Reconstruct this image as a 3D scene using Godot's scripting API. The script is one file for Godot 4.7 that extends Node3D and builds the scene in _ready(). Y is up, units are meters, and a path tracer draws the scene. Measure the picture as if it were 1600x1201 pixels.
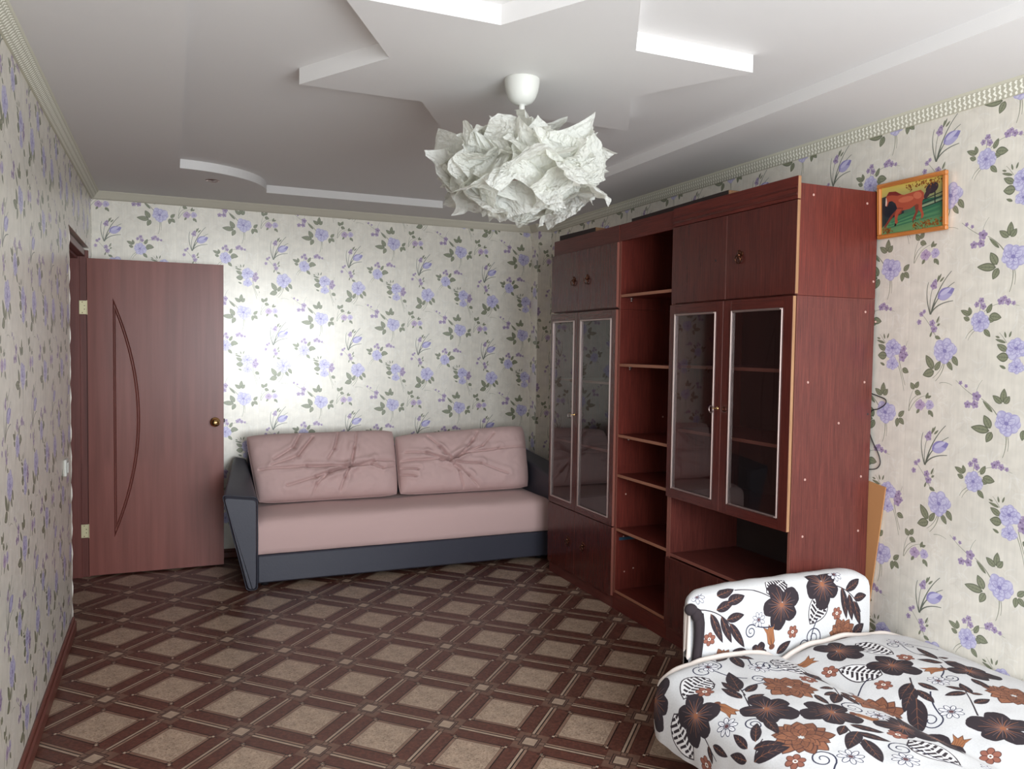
extends Node3D
# A living room: daylight comes from one window in the wall behind the camera.
# x runs along the back wall, y is up, z runs from the back wall towards the window.

const W := 3.244          # width of the room
const ZN := 6.33          # the window wall
const YB := 2.46          # ceiling border
const YU := 2.51          # raised ceiling
const XF := 2.808         # front of the cabinet carcasses
var M := {}
var rng := RandomNumberGenerator.new()


func _ready() -> void:
	camera_and_light()
	make_materials()
	build_room()
	build_ceiling()
	build_door()
	build_sofa()
	build_cabinets()
	build_bed()
	build_lamp()
	build_small_things()


func camera_and_light() -> void:
	var cam := Camera3D.new()
	cam.name = "camera"
	cam.keep_aspect = Camera3D.KEEP_HEIGHT
	cam.fov = rad_to_deg(2.0 * atan(600.5 / 1239.78))
	cam.near = 0.02
	cam.transform = Transform3D(Basis(Vector3.UP, -0.4057) * Basis(Vector3.RIGHT, -0.0439) * Basis(Vector3.BACK, 0.0145), Vector3(0.4721, 1.4789, 5.8201))
	add_child(cam)
	cam.current = true
	var e := Environment.new()
	var sm := ProceduralSkyMaterial.new()
	sm.sky_top_color = Color(0.62, 0.74, 0.92)
	sm.sky_horizon_color = Color(0.88, 0.92, 0.96)
	sm.ground_bottom_color = Color(0.42, 0.42, 0.38)
	sm.ground_horizon_color = Color(0.6, 0.62, 0.6)
	sm.sky_energy_multiplier = 1.0
	var sky := Sky.new()
	sky.sky_material = sm
	e.background_mode = Environment.BG_SKY
	e.sky = sky
	e.background_energy_multiplier = 1.0
	e.tonemap_mode = Environment.TONE_MAPPER_LINEAR
	e.tonemap_exposure = 1.0
	e.sdfgi_enabled = true
	e.ssao_enabled = true
	e.ssil_enabled = true
	var we := WorldEnvironment.new()
	we.name = "surroundings"
	we.environment = e
	add_child(we)
	# the daylight that the window lets in, as large as its opening
	var day := AreaLight3D.new()
	day.name = "window_daylight"
	day.area_size = Vector2(1.9, 1.66)
	day.area_normalize_energy = true
	day.light_energy = 14.6
	day.light_color = Color(0.95, 0.98, 1.0)
	day.area_range = 12.0
	day.shadow_enabled = true
	day.position = Vector3(1.75, 1.45, ZN - 0.09)
	day.rotation_degrees = Vector3(-6, 0, 0)
	add_child(day)


# ---------------------------------------------------------------- shapes

class MB:
	var v := PackedVector3Array()
	var n := PackedVector3Array()
	var t := PackedVector2Array()
	var ix := PackedInt32Array()
	var X := Transform3D()

	func face(p: Array, nn: Vector3, g := 1, uvs: Array = []) -> void:
		var c: Vector3 = (p[1] - p[0]).cross(p[2] - p[0])
		var q := p.duplicate()
		var uq := uvs.duplicate()
		if c.dot(nn) > 0.0:
			q.reverse()
			uq.reverse()
		var b := v.size()
		var ax := 0
		var an := nn.abs()
		if an.y >= an.x and an.y >= an.z:
			ax = 1
		elif an.z >= an.x:
			ax = 2
		var k := g if g != ax else (ax + 2) % 3
		var o := 3 - ax - k
		for i in q.size():
			var a: Vector3 = q[i]
			v.append(X * a)
			n.append((X.basis * nn).normalized())
			t.append(uq[i] if uq.size() else Vector2(a[o], -a[k]))
		for i in range(1, q.size() - 1):
			ix.append_array([b, b + i, b + i + 1])

	func box(a: Vector3, b: Vector3, ch := 0.0015, g := 1) -> MB:
		var c := (a + b) * 0.5
		var h := ((b - a) * 0.5).abs()
		ch = minf(ch, minf(h.x, minf(h.y, h.z)) * 0.9)
		var i := h - Vector3.ONE * ch
		for k in 3:
			var l := (k + 1) % 3
			var m := (k + 2) % 3
			for s in [-1.0, 1.0]:
				var q := []
				for w in [[-1, -1], [1, -1], [1, 1], [-1, 1]]:
					var p := Vector3.ZERO
					p[k] = s * h[k]
					p[l] = w[0] * i[l]
					p[m] = w[1] * i[m]
					q.append(c + p)
				var nn := Vector3.ZERO
				nn[k] = s
				face(q, nn, g)
			if ch <= 0.0:
				continue
			for s in [-1.0, 1.0]:
				for r in [-1.0, 1.0]:
					var q := []
					for w in [[0, -1], [0, 1], [1, 1], [1, -1]]:
						var p := Vector3.ZERO
						p[k] = s * (h[k] if w[0] == 0 else i[k])
						p[l] = r * (i[l] if w[0] == 0 else h[l])
						p[m] = w[1] * i[m]
						q.append(c + p)
					var nn := Vector3.ZERO
					nn[k] = s
					nn[l] = r
					face(q, nn.normalized(), g)
		if ch > 0.0:
			for sx in [-1.0, 1.0]:
				for sy in [-1.0, 1.0]:
					for sz in [-1.0, 1.0]:
						var s := Vector3(sx, sy, sz)
						face([c + Vector3(h.x, i.y, i.z) * s, c + Vector3(i.x, h.y, i.z) * s, c + Vector3(i.x, i.y, h.z) * s], s.normalized(), g)
		return self

	# prism over a polygon given in two axes; f maps (a, b, depth) to a point
	func prism(poly: PackedVector2Array, d0: float, d1: float, f: Callable, g := 1) -> MB:
		var tri := Geometry2D.triangulate_polygon(poly)
		var nz: Vector3 = (f.call(0.0, 0.0, 1.0) - f.call(0.0, 0.0, 0.0)).normalized()
		for k in range(0, tri.size(), 3):
			for s in [[d0, -1.0], [d1, 1.0]]:
				var q := []
				for j in 3:
					q.append(f.call(poly[tri[k + j]].x, poly[tri[k + j]].y, s[0]))
				face(q, nz * s[1], g)
		var cw := Geometry2D.is_polygon_clockwise(poly)
		for i in poly.size():
			var a := poly[i]
			var b := poly[(i + 1) % poly.size()]
			var e := b - a
			var o := Vector2(e.y, -e.x) * (-1.0 if cw else 1.0)
			var nn: Vector3 = f.call(o.x, o.y, 0.0) - f.call(0.0, 0.0, 0.0)
			face([f.call(a.x, a.y, d0), f.call(b.x, b.y, d0), f.call(b.x, b.y, d1), f.call(a.x, a.y, d1)], nn.normalized(), g)
		return self

	func grid(nu: int, nv: int, f: Callable, flip := false, uvf: Variant = null, wrap_u := false) -> MB:
		var b := v.size()
		var pts := PackedVector3Array()
		for j in nv + 1:
			for i in nu + 1:
				var a := float(i) / nu
				var c := float(j) / nv
				pts.append(X * f.call(a, c))
				t.append((uvf as Callable).call(a, c) if uvf != null else Vector2(a, c))
		var nr := PackedVector3Array()
		nr.resize(pts.size())
		for j in nv:
			for i in nu:
				var p := j * (nu + 1) + i
				for tri in [[p, p + 1, p + nu + 1], [p + 1, p + nu + 2, p + nu + 1]]:
					var c := (pts[tri[1]] - pts[tri[0]]).cross(pts[tri[2]] - pts[tri[0]])
					if flip:
						c = -c
					for k in 3:
						nr[tri[k]] += c
					if flip:
						ix.append_array([b + tri[0], b + tri[1], b + tri[2]])
					else:
						ix.append_array([b + tri[0], b + tri[2], b + tri[1]])
		if wrap_u:
			for j in nv + 1:
				var s := nr[j * (nu + 1)] + nr[j * (nu + 1) + nu]
				nr[j * (nu + 1)] = s
				nr[j * (nu + 1) + nu] = s
		for k in pts.size():
			v.append(pts[k])
			n.append(nr[k].normalized() if nr[k].length() > 1e-12 else Vector3.UP)
		return self

	# profile of (radius, height) turned about an axis at c
	func lathe(prof: Array, c: Vector3, up := Vector3.UP, seg := 24) -> MB:
		var u := up.normalized()
		var s := u.cross(Vector3(0.3, 0.5, 0.81)).normalized()
		var r := u.cross(s)
		var m := prof.size() - 1
		grid(seg, m, func(a, b):
			var q: Vector2 = prof[roundi(b * m)]
			return c + u * q.y + (s * cos(a * TAU) + r * sin(a * TAU)) * q.x, false, null, true)
		return self

	func tube(path: Array, rad: float, seg := 8, shut := false, taper := 1.0) -> MB:
		var m := path.size() - 1
		var fr := []
		var prev := Vector3(0.31, 0.87, 0.38).normalized()
		for i in path.size():
			var d: Vector3 = path[mini(i + 1, m)] - path[maxi(i - 1, 0)]
			if shut and (i == 0 or i == m):
				d = path[1] - path[m - 1]
			d = d.normalized()
			var s := (prev - d * prev.dot(d)).normalized()
			prev = s
			fr.append([s, d.cross(s)])
		grid(seg, m, func(a, b):
			var k := roundi(b * m)
			var w := rad * lerpf(1.0, taper, b)
			if not shut and (k == 0 or k == m):
				w *= 0.6
			return path[k] + (fr[k][0] * cos(a * TAU) + fr[k][1] * sin(a * TAU)) * w, false, null, true)
		return self

	func ball(c: Vector3, r: Vector3, nu := 12, nv := 8) -> MB:
		grid(nu, nv, func(a, b): return c + Vector3(cos(a * TAU) * sin(b * PI), cos(b * PI), sin(a * TAU) * sin(b * PI)) * r, false, null, true)
		return self

	func ring(c: Vector3, ax: Vector3, R: float, r: float, seg := 20) -> MB:
		var s := ax.normalized().cross(Vector3(0.21, 0.9, 0.37)).normalized()
		var q := ax.normalized().cross(s)
		var p := []
		for i in seg + 1:
			p.append(c + (s * cos(TAU * i / seg) + q * sin(TAU * i / seg)) * R)
		return tube(p, r, 6, true)

	func mesh(shift: Vector3) -> ArrayMesh:
		var vv := v.duplicate()
		for i in vv.size():
			vv[i] -= shift
		var a := []
		a.resize(Mesh.ARRAY_MAX)
		a[Mesh.ARRAY_VERTEX] = vv
		a[Mesh.ARRAY_NORMAL] = n
		a[Mesh.ARRAY_TEX_UV] = t
		a[Mesh.ARRAY_INDEX] = ix
		var m := ArrayMesh.new()
		m.add_surface_from_arrays(Mesh.PRIMITIVE_TRIANGLES, a)
		return m


func thing(called: String, label: String, category: String, at: Vector3, group := "") -> Node3D:
	var o := Node3D.new()
	o.name = called
	o.position = at
	add_child(o, true)
	o.set_meta("label", label)
	o.set_meta("category", category)
	if group:
		o.set_meta("group", group)
	return o


func part(called: String, mb: MB, m: Material, parent: Node, label := "") -> MeshInstance3D:
	var o := MeshInstance3D.new()
	o.name = called
	var r: Node = parent
	while r != self and r.get_parent() != self:
		r = r.get_parent()
	o.mesh = mb.mesh(Vector3.ZERO if r == self else (r as Node3D).position)
	o.material_override = m
	parent.add_child(o, true)
	if label:
		o.set_meta("label", label)
	return o


func struct(called: String, mb: MB, m: Material, parent: Node = self) -> MeshInstance3D:
	var o := part(called, mb, m, parent)
	o.set_meta("kind", "structure")
	return o


func bx(a: Vector3, b: Vector3, ch := 0.0015, g := 1) -> MB:
	return MB.new().box(a, b, ch, g)


func v3(x: float, y: float, z: float) -> Vector3:
	return Vector3(x, y, z)


# ---------------------------------------------------------------- printed patterns and surfaces

class Pic:
	var w: int
	var h: int
	var d := PackedFloat32Array()
	var k := 1.0            # pixels per drawing unit
	var o := Vector2.ZERO   # where the drawing's zero lies

	func _init(ww: int, hh: int, c: Color) -> void:
		w = ww
		h = hh
		d.resize(w * h * 3)
		for i in w * h:
			d[i * 3] = c.r
			d[i * 3 + 1] = c.g
			d[i * 3 + 2] = c.b

	func poly(pts: PackedVector2Array, c: Color, al := 1.0) -> void:
		var m := pts.size()
		if m < 3:
			return
		var q := PackedVector2Array()
		var lo := Vector2(1e9, 1e9)
		var hi := -lo
		for p in pts:
			var s := o + p * k
			q.append(s)
			lo = lo.min(s)
			hi = hi.max(s)
		var x0 := floori(lo.x)
		var nx := ceili(hi.x) - x0 + 2
		var cov := PackedFloat32Array()
		cov.resize(nx)
		for y in range(floori(lo.y), ceili(hi.y) + 1):
			cov.fill(0.0)
			var hit := false
			for s in 3:
				var yy := y + (s + 0.5) / 3.0
				var xs := PackedFloat32Array()
				var a := q[m - 1]
				for b in q:
					if (a.y <= yy) != (b.y <= yy):
						xs.append(a.x + (yy - a.y) / (b.y - a.y) * (b.x - a.x))
					a = b
				xs.sort()
				for j in range(0, xs.size() - 1, 2):
					var l := xs[j] - x0
					var r := xs[j + 1] - x0
					hit = true
					var il := int(l)
					var ir := int(r)
					if il == ir:
						cov[il] += (r - l) / 3.0
					else:
						cov[il] += (il + 1 - l) / 3.0
						for x in range(il + 1, ir):
							cov[x] += 1.0 / 3.0
						cov[ir] += (r - ir) / 3.0
			if not hit:
				continue
			var row := posmod(y, h) * w
			for x in nx:
				var f := cov[x]
				if f > 0.003:
					f = minf(f, 1.0) * al
					var i := (row + posmod(x + x0, w)) * 3
					d[i] += (c.r - d[i]) * f
					d[i + 1] += (c.g - d[i + 1]) * f
					d[i + 2] += (c.b - d[i + 2]) * f

	func rect(a: Vector2, b: Vector2, c: Color, al := 1.0) -> void:
		poly([a, Vector2(b.x, a.y), b, Vector2(a.x, b.y)], c, al)

	func ell(c: Vector2, rx: float, ry: float, ang: float, col: Color, al := 1.0) -> void:
		var p := PackedVector2Array()
		for i in 18:
			p.append(c + Vector2(cos(TAU * i / 18) * rx, sin(TAU * i / 18) * ry).rotated(ang))
		poly(p, col, al)

	func leaf(a: Vector2, b: Vector2, wd: float, col: Color, bend := 0.0, al := 1.0) -> void:
		var e := b - a
		var nn := Vector2(-e.y, e.x).normalized()
		var p := PackedVector2Array()
		var bk := PackedVector2Array()
		for i in 11:
			var s := i / 10.0
			var mid := a + e * s + nn * bend * sin(s * PI)
			var q := wd * 0.5 * pow(sin(PI * pow(s, 0.8)), 0.8)
			p.append(mid + nn * q)
			bk.append(mid - nn * q)
		bk.reverse()
		p.append_array(bk)
		poly(p, col, al)

	func line(pts: PackedVector2Array, w0: float, w1: float, col: Color, al := 1.0) -> void:
		var p := PackedVector2Array()
		var bk := PackedVector2Array()
		var m := pts.size() - 1
		for i in m + 1:
			var e := (pts[mini(i + 1, m)] - pts[maxi(i - 1, 0)]).normalized()
			var q := Vector2(-e.y, e.x) * lerpf(w0, w1, float(i) / m) * 0.5
			p.append(pts[i] + q)
			bk.append(pts[i] - q)
		for i in m:
			poly([p[i], p[i + 1], bk[i + 1], bk[i]], col, al)

	func curve(a: Vector2, c: Vector2, b: Vector2, w0: float, w1: float, col: Color, al := 1.0) -> void:
		var p := PackedVector2Array()
		for i in 11:
			var s := i / 10.0
			p.append(a * (1 - s) * (1 - s) + c * 2 * s * (1 - s) + b * s * s)
		line(p, w0, w1, col, al)

	# multiply by an Image of greys: 1 + amount * (grey - 0.5)
	func shade(im: Image, amount: float) -> void:
		for y in h:
			for x in w:
				var f := 1.0 + amount * (im.get_pixel(x, y).r - 0.5)
				var i := (y * w + x) * 3
				d[i] *= f
				d[i + 1] *= f
				d[i + 2] *= f

	func tex() -> ImageTexture:
		var by := PackedByteArray()
		by.resize(d.size())
		for i in d.size():
			by[i] = clampi(int(d[i] * 255.0 + 0.5), 0, 255)
		return ImageTexture.create_from_image(Image.create_from_data(w, h, false, Image.FORMAT_RGB8, by))


func rgb(r: float, g: float, b: float) -> Color:
	return Color(r / 255.0, g / 255.0, b / 255.0)


func noise_image(w: int, h: int, freq: float, oct: int, sd: int, sw := 0, sh := 0) -> Image:
	var f := FastNoiseLite.new()
	f.seed = sd
	f.frequency = freq
	f.noise_type = FastNoiseLite.TYPE_SIMPLEX_SMOOTH
	f.fractal_octaves = oct
	var im := f.get_seamless_image(sw if sw else w, sh if sh else h)
	im.convert(Image.FORMAT_RGB8)
	if sw or sh:
		im.resize(w, h, Image.INTERPOLATE_CUBIC)
	return im


func noise_tex(n: int, freq: float, oct: int, sd: int) -> ImageTexture:
	return ImageTexture.create_from_image(noise_image(n, n, freq, oct, sd))


# ---- wallpaper: one repeat, 0.53 m wide and 0.60 m high

func wp_rose(p: Pic, c: Vector2, R: float, warm := 0.0) -> void:
	var lt := rgb(206, 202, 226).lerp(rgb(200, 182, 204), warm)
	var md := rgb(176, 170, 208).lerp(rgb(172, 148, 182), warm)
	var dk := rgb(132, 124, 178).lerp(rgb(124, 100, 140), warm)
	for ly in 3:
		var r: float = R * [1.0, 0.72, 0.44][ly]
		var cnt: int = [9, 7, 5][ly]
		for i in cnt:
			var a := TAU * (i + 0.37 * ly) / cnt + rng.randf_range(-0.2, 0.2)
			var u := Vector2(cos(a), sin(a) * 0.84)
			var s := r * rng.randf_range(0.82, 1.08)
			p.ell(c + u * s * 0.58, s * 0.46, s * 0.40, a, md.lerp(dk, 0.35 * ly * rng.randf()))
			p.ell(c + u * s * 0.66, s * 0.34, s * 0.27, a, lt.lerp(md, rng.randf() * 0.7))
			p.ell(c + u * s * 0.9 + u.orthogonal() * s * 0.1, s * 0.12, s * 0.1, a, lt)
			p.line([c + u * s * 0.25, c + u * s * 0.8], 1.2 + R * 0.03, 1.0, dk, 0.45)
	p.ell(c, R * 0.17, R * 0.14, 0.4, dk, 0.8)


func wp_leaf(p: Pic, a: Vector2, b: Vector2, wd: float) -> void:
	p.leaf(a, b, wd, rgb(100, 104, 84))
	p.leaf(a.lerp(b, 0.06), a.lerp(b, 0.93), wd * 0.74, rgb(140, 143, 118))
	p.line([a, a.lerp(b, 0.9)], 2.4, 1.0, rgb(84, 92, 70), 0.9)
	var e := (b - a)
	var nn := Vector2(-e.y, e.x).normalized() * wd * 0.3
	for s in [0.3, 0.5, 0.7]:
		p.line([a + e * s, a + e * (s + 0.1) + nn * (1.1 - s)], 1.4, 0.8, rgb(90, 98, 76), 0.7)
		p.line([a + e * s, a + e * (s + 0.1) - nn * (1.1 - s)], 1.4, 0.8, rgb(90, 98, 76), 0.7)


func wp_small(p: Pic, c: Vector2, r: float) -> void:
	for i in 5:
		var u := Vector2.from_angle(TAU * i / 5 + r)
		p.ell(c + u * r * 0.55, r * 0.5, r * 0.42, u.angle(), rgb(176, 158, 186) if i % 2 else rgb(158, 138, 172))
	p.ell(c, r * 0.25, r * 0.25, 0, rgb(118, 96, 128))


func wallpaper_tex() -> ImageTexture:
	rng.seed = 11
	var p := Pic.new(768, 864, rgb(226, 220, 208))
	# a pale raised damask under the print
	p.k = 1.0
	for i in 46:
		var c := Vector2(rng.randf() * 768, rng.randf() * 864)
		var a := rng.randf() * TAU
		for j in 3:
			p.curve(c, c + Vector2.from_angle(a + j) * 40, c + Vector2.from_angle(a + j + 1.1) * 70, 3, 9, rgb(235, 232, 225) if (i + j) % 3 else rgb(218, 210, 197), 0.4)
	p.shade(noise_image(768, 864, 0.008, 3, 5), 0.07)
	p.shade(noise_image(768, 864, 0.06, 2, 8, 768, 40), 0.035)
	p.rect(Vector2(766.5, 0), Vector2(768, 864), rgb(196, 190, 178), 0.7)
	# coordinates below are units of 1 / 1100 m, y down, about the tulip of the repeat
	p.k = 1.317
	var st := rgb(118, 121, 100)
	var fl := [
		["b", -50, 88, -82, 5, -64, -52, 9], ["b", -48, 88, -22, -25, 46, -92, 11], ["b", -48, 86, -14, -5, 62, -44, 9], ["b", -50, 88, -24, 40, 58, 34, 11], ["b", -48, 84, -30, 20, 8, 15, 5], ["b", -50, 86, -62, 10, -30, -60, 6],
		["t", 23, 2], ["f", -37, -35, 17], ["f", -30, -52, 11], ["l", -18, -55, -2, -85, 9], ["l", -8, -50, 12, -70, 9], ["l", -20, -50, -14, -80, 8]]
	wp_motif(p, Vector2.ZERO, fl, st)
	wp_motif(p, Vector2(0.025, -0.375), [
		["s", 0, 45, 0, 90, -40, 130, 4], ["s", -5, 50, -20, 95, -55, 118, 3], ["s", -20, 138, 10, 128, 42, 145, 2],
		["s", -45, -60, -70, -110, -130, -172, 2.5], ["s", -60, -75, -45, -100, -28, -140, 2],
		["f", -122, -160, 11], ["f", -132, -126, 12], ["f", -66, -120, 15], ["f", -56, -94, 16], ["f", -108, -172, 9],
		["l", -50, -62, -22, -52, 16], ["l", -45, -120, -32, -150, 9], ["l", -40, -108, -28, -118, 9], ["l", -75, -60, -66, -84, 9],
		["l", -52, 78, -92, 18, 34], ["l", -48, 88, -104, 106, 38], ["l", -44, 84, -18, 42, 26], ["l", 38, 22, 64, 62, 26], ["l", 14, 44, 40, 82, 22],
		["r", 0, 0, 56, 0]], st)
	wp_motif(p, Vector2(0.165, -0.485), [
		["s", -10, 20, -50, 40, -58, 68, 3], ["s", -5, 25, -40, 50, -48, 76, 2.5], ["s", 20, -40, 70, -90, 165, -58, 2], ["s", 0, -40, 0, -70, 8, -98, 2],
		["f", 90, -80, 16], ["f", 118, -76, 14], ["f", 142, -70, 9], ["f", 104, -92, 10], ["f", 5, -86, 13], ["f", 14, -62, 14], ["f", -14, -70, 12],
		["l", -42, -28, -86, -50, 22], ["l", -40, -30, -48, -62, 18], ["l", -44, -8, -72, -20, 20], ["l", 32, -34, 52, -72, 22], ["l", 42, -22, 94, -14, 34], ["l", 34, -10, 62, 0, 22], ["l", 22, 32, 50, 62, 22],
		["r", 0, 0, 44, 0]], st)
	wp_motif(p, Vector2(0.31, -0.37), [
		["s", 30, 50, 55, 100, 70, 175, 3], ["s", 40, 40, 60, 110, 76, 150, 3], ["s", -40, -40, -60, -70, -72, -80, 2], ["s", 50, 0, 75, -20, 80, -50, 2],
		["f", 55, 25, 20], ["f", 46, 2, 17], ["f", 62, -14, 15], ["f", 72, 12, 14], ["l", -30, -62, -22, -86, 8], ["l", -44, -60, -50, -84, 8], ["l", -70, -60, -88, -66, 8],
		["l", -36, -8, -80, -34, 26], ["l", -30, 18, -80, 16, 38], ["l", -44, -40, -88, -54, 12], ["l", -40, 62, -66, 50, 12], ["l", 58, 76, 92, 92, 26],
		["r", 3, 54, 34, 0], ["r", 0, -18, 48, 0]], st)
	wp_motif(p, Vector2(0.285, -0.115), [
		["s", 0, 40, 8, 90, -10, 138, 4], ["s", 4, 40, 16, 70, 10, 110, 3], ["s", -40, -30, -70, -70, -110, -92, 4], ["s", -120, -90, -170, -110, -228, -162, 2.5], ["s", -130, -90, -140, -130, -108, -168, 2],
		["l", -60, -40, -104, -84, 14], ["f", -132, -100, 20], ["f", -138, -66, 17], ["f", -170, -64, 16], ["f", -206, -152, 9], ["f", -180, -140, 8],
		["l", -70, 36, -152, 28, 34], ["l", -66, 26, -96, -26, 34], ["l", -60, 40, -82, 84, 30], ["l", -22, -78, -62, -108, 26], ["l", -18, -82, -14, -138, 28], ["l", -12, -78, 10, -108, 26],
		["l", 70, 20, 66, 62, 24], ["l", 74, 14, 104, -14, 24], ["l", 78, 20, 104, 48, 24],
		["r", 0, 0, 56, 0]], st)
	wp_motif(p, Vector2(0.465, -0.162), [
		["s", -72, 36, -66, -30, -10, -42, 3], ["s", -68, 36, -40, -30, 20, -38, 2.5], ["s", -70, 30, -72, -20, -50, -60, 2.5],
		["l", -46, -62, -66, -92, 24], ["l", -40, -68, -24, -98, 22], ["l", -42, -54, -10, -42, 24], ["l", 16, -24, 26, -52, 14], ["l", 22, -28, 42, -38, 12], ["l", 38, 26, 54, 54, 16], ["l", 34, 24, 34, 46, 12], ["l", -16, 24, -30, 44, 14],
		["r", -13, 4, 25, 1.0], ["r", 37, 2, 23, 0.4]], st)
	return p.tex()


func wp_motif(p: Pic, rel: Vector2, cmds: Array, st: Color) -> void:
	p.o = Vector2((0.14 + rel.x) / 0.53 * 768, 432.0 + rel.y / 0.60 * 864)
	for c in cmds:
		match c[0]:
			"s":
				p.curve(Vector2(c[1], c[2]), Vector2(c[3], c[4]), Vector2(c[5], c[6]), c[7], c[7] * 0.5, st, 0.9)
			"b":
				p.curve(Vector2(c[1], c[2]), Vector2(c[3], c[4]), Vector2(c[5], c[6]), c[7] * 0.6, c[7] * 0.25, rgb(92, 98, 86), 0.95)
			"l":
				wp_leaf(p, Vector2(c[1], c[2]), Vector2(c[3], c[4]), c[5])
			"f":
				wp_small(p, Vector2(c[1], c[2]), c[3])
			"r":
				wp_rose(p, Vector2(c[1], c[2]), c[3], c[4])
			"t":
				var q := Vector2(c[1], c[2])
				p.leaf(q + Vector2(-40, 16), q + Vector2(40, -19), 52, rgb(140, 132, 186))
				p.leaf(q + Vector2(-34, 18), q + Vector2(30, 5), 28, rgb(178, 172, 210))
				p.leaf(q + Vector2(-30, 5), q + Vector2(28, -25), 20, rgb(198, 193, 222))


# ---- printed floor covering: one repeat, drawn in the axes of its lattice

func floor_tex() -> ImageTexture:
	var n := 640
	var p := Pic.new(n, n, rgb(98, 60, 50))
	p.k = n
	var beige := rgb(182, 158, 138)
	var tan := rgb(152, 122, 104)
	var dark := rgb(30, 19, 17)
	# wood grain in the bands
	rng.seed = 3
	for i in 150:
		var c := Vector2(rng.randf(), rng.randf())
		var a := rng.randf() * TAU
		p.curve(c, c + Vector2.from_angle(a) * 0.03, c + Vector2.from_angle(a + 0.9) * 0.06, 0.003, 0.002, rgb(134, 96, 80), 0.6)
	p.shade(noise_image(n, n, 0.03, 3, 21), 0.35)
	for s in [[0, 1], [1, 0]]:
		for q in [0.0]:
			# light double strip along the lattice lines
			for r in [[-0.043, 0.043, dark], [-0.036, -0.008, beige], [0.006, 0.036, tan]]:
				if s[0] == 0:
					p.rect(Vector2(0, q + r[0]), Vector2(1, q + r[1]), r[2])
				else:
					p.rect(Vector2(q + r[0], 0), Vector2(q + r[1], 1), r[2])
	# tan border of the big square, its dark lines run on past the corners
	for e in [0.205, 0.795]:
		var i0: float = e if e < 0.5 else e - 0.04
		p.rect(Vector2(i0, 0.2), Vector2(i0 + 0.04, 0.8), tan, 0.85)
		p.rect(Vector2(0.2, i0), Vector2(0.8, i0 + 0.04), tan, 0.7)
	# paler blocks about the lattice point
	p.rect(Vector2(-0.17, -0.17), Vector2(0.17, 0.17), rgb(124, 94, 80), 0.9)
	for q in [Vector2(-0.17, -0.034), Vector2(-0.034, -0.17)]:
		p.rect(q, -q, dark)
		p.rect(q + Vector2(0.006, 0.006), -q - Vector2(0.006, 0.006), rgb(132, 104, 90))
	p.rect(Vector2(-0.105, -0.105), Vector2(0.105, 0.105), dark)
	p.rect(Vector2(-0.097, -0.097), Vector2(0.097, 0.097), rgb(116, 88, 78))
	p.rect(Vector2(-0.078, -0.078), Vector2(0.078, 0.078), dark)
	p.rect(Vector2(-0.07, -0.07), Vector2(0.07, 0.07), beige)
	for e in [0.2, 0.8]:
		p.rect(Vector2(e - 0.006, 0.15), Vector2(e + 0.006, 0.85), dark)
		p.rect(Vector2(0.15, e - 0.006), Vector2(0.85, e + 0.006), dark)
		for f in [0.2, 0.8]:
			p.rect(Vector2(e - 0.014, f - 0.014), Vector2(e + 0.014, f + 0.014), rgb(196, 178, 158))
	for e in [0.245, 0.755]:
		p.rect(Vector2(e - 0.005, 0.2), Vector2(e + 0.005, 0.8), dark, 0.8)
		p.rect(Vector2(0.2, e - 0.005), Vector2(0.8, e + 0.005), dark, 0.8)
	p.rect(Vector2(0.243, 0.243), Vector2(0.757, 0.757), beige)
	# mottled stone in the square
	for i in 900:
		var c := Vector2(rng.randf_range(0.26, 0.74), rng.randf_range(0.26, 0.74))
		p.ell(c, rng.randf_range(0.004, 0.012), rng.randf_range(0.003, 0.008), rng.randf() * 3, rgb(134, 110, 92) if i % 3 else rgb(204, 182, 160), 0.5)
	p.shade(noise_image(n, n, 0.012, 3, 9), 0.16)
	return p.tex()


# ---- printed cloth of the bed: dark flowers, brown dahlias, sprigs, scrolls

const INK := Color(0.165, 0.125, 0.15)
const RUST := Color(0.56, 0.35, 0.24)
const NAVY := Color(0.13, 0.13, 0.22)


func cl_dark(p: Pic, c: Vector2, ang: float, R := 0.088) -> void:
	for i in 5:
		var a := ang + [0.0, 1.15, 2.35, -2.35, -1.15][i] as float
		var u := Vector2.from_angle(a)
		var s: float = R * [1.08, 0.98, 0.95, 1.0, 0.9][i]
		p.ell(c + u * s * 0.56, s * 0.47, s * 0.41, a, INK)
		p.ell(c + u * s * 0.80 + u.orthogonal() * s * 0.12, s * 0.22, s * 0.22, a, INK)
		p.ell(c + u * s * 0.78 - u.orthogonal() * s * 0.14, s * 0.2, s * 0.2, a, INK)
	for i in 5:
		var a := ang + [0.0, 1.15, 2.35, -2.35, -1.15][i] as float
		for j in 5:
			var b := a + (j - 2) * 0.2
			p.curve(c, c + Vector2.from_angle(b) * R * 0.35, c + Vector2.from_angle(a + (j - 2) * 0.26) * R * (0.74 if j % 2 else 0.6), 0.0042, 0.0014, RUST if (i + j) % 2 else Color(0.42, 0.33, 0.33), 0.9)
	p.ell(c, R * 0.1, R * 0.1, 0, RUST)


func cl_leaf(p: Pic, a: Vector2, b: Vector2, wd: float) -> void:
	p.leaf(a, b, wd, INK)
	var e := b - a
	var nn := Vector2(-e.y, e.x).normalized() * wd * 0.28
	p.line([a, a + e * 0.85], 0.0022, 0.001, RUST, 0.9)
	for s in [0.25, 0.45, 0.62]:
		p.line([a + e * s, a + e * (s + 0.14) + nn], 0.0016, 0.0008, RUST, 0.8)
		p.line([a + e * s, a + e * (s + 0.14) - nn], 0.0016, 0.0008, RUST, 0.8)


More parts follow.
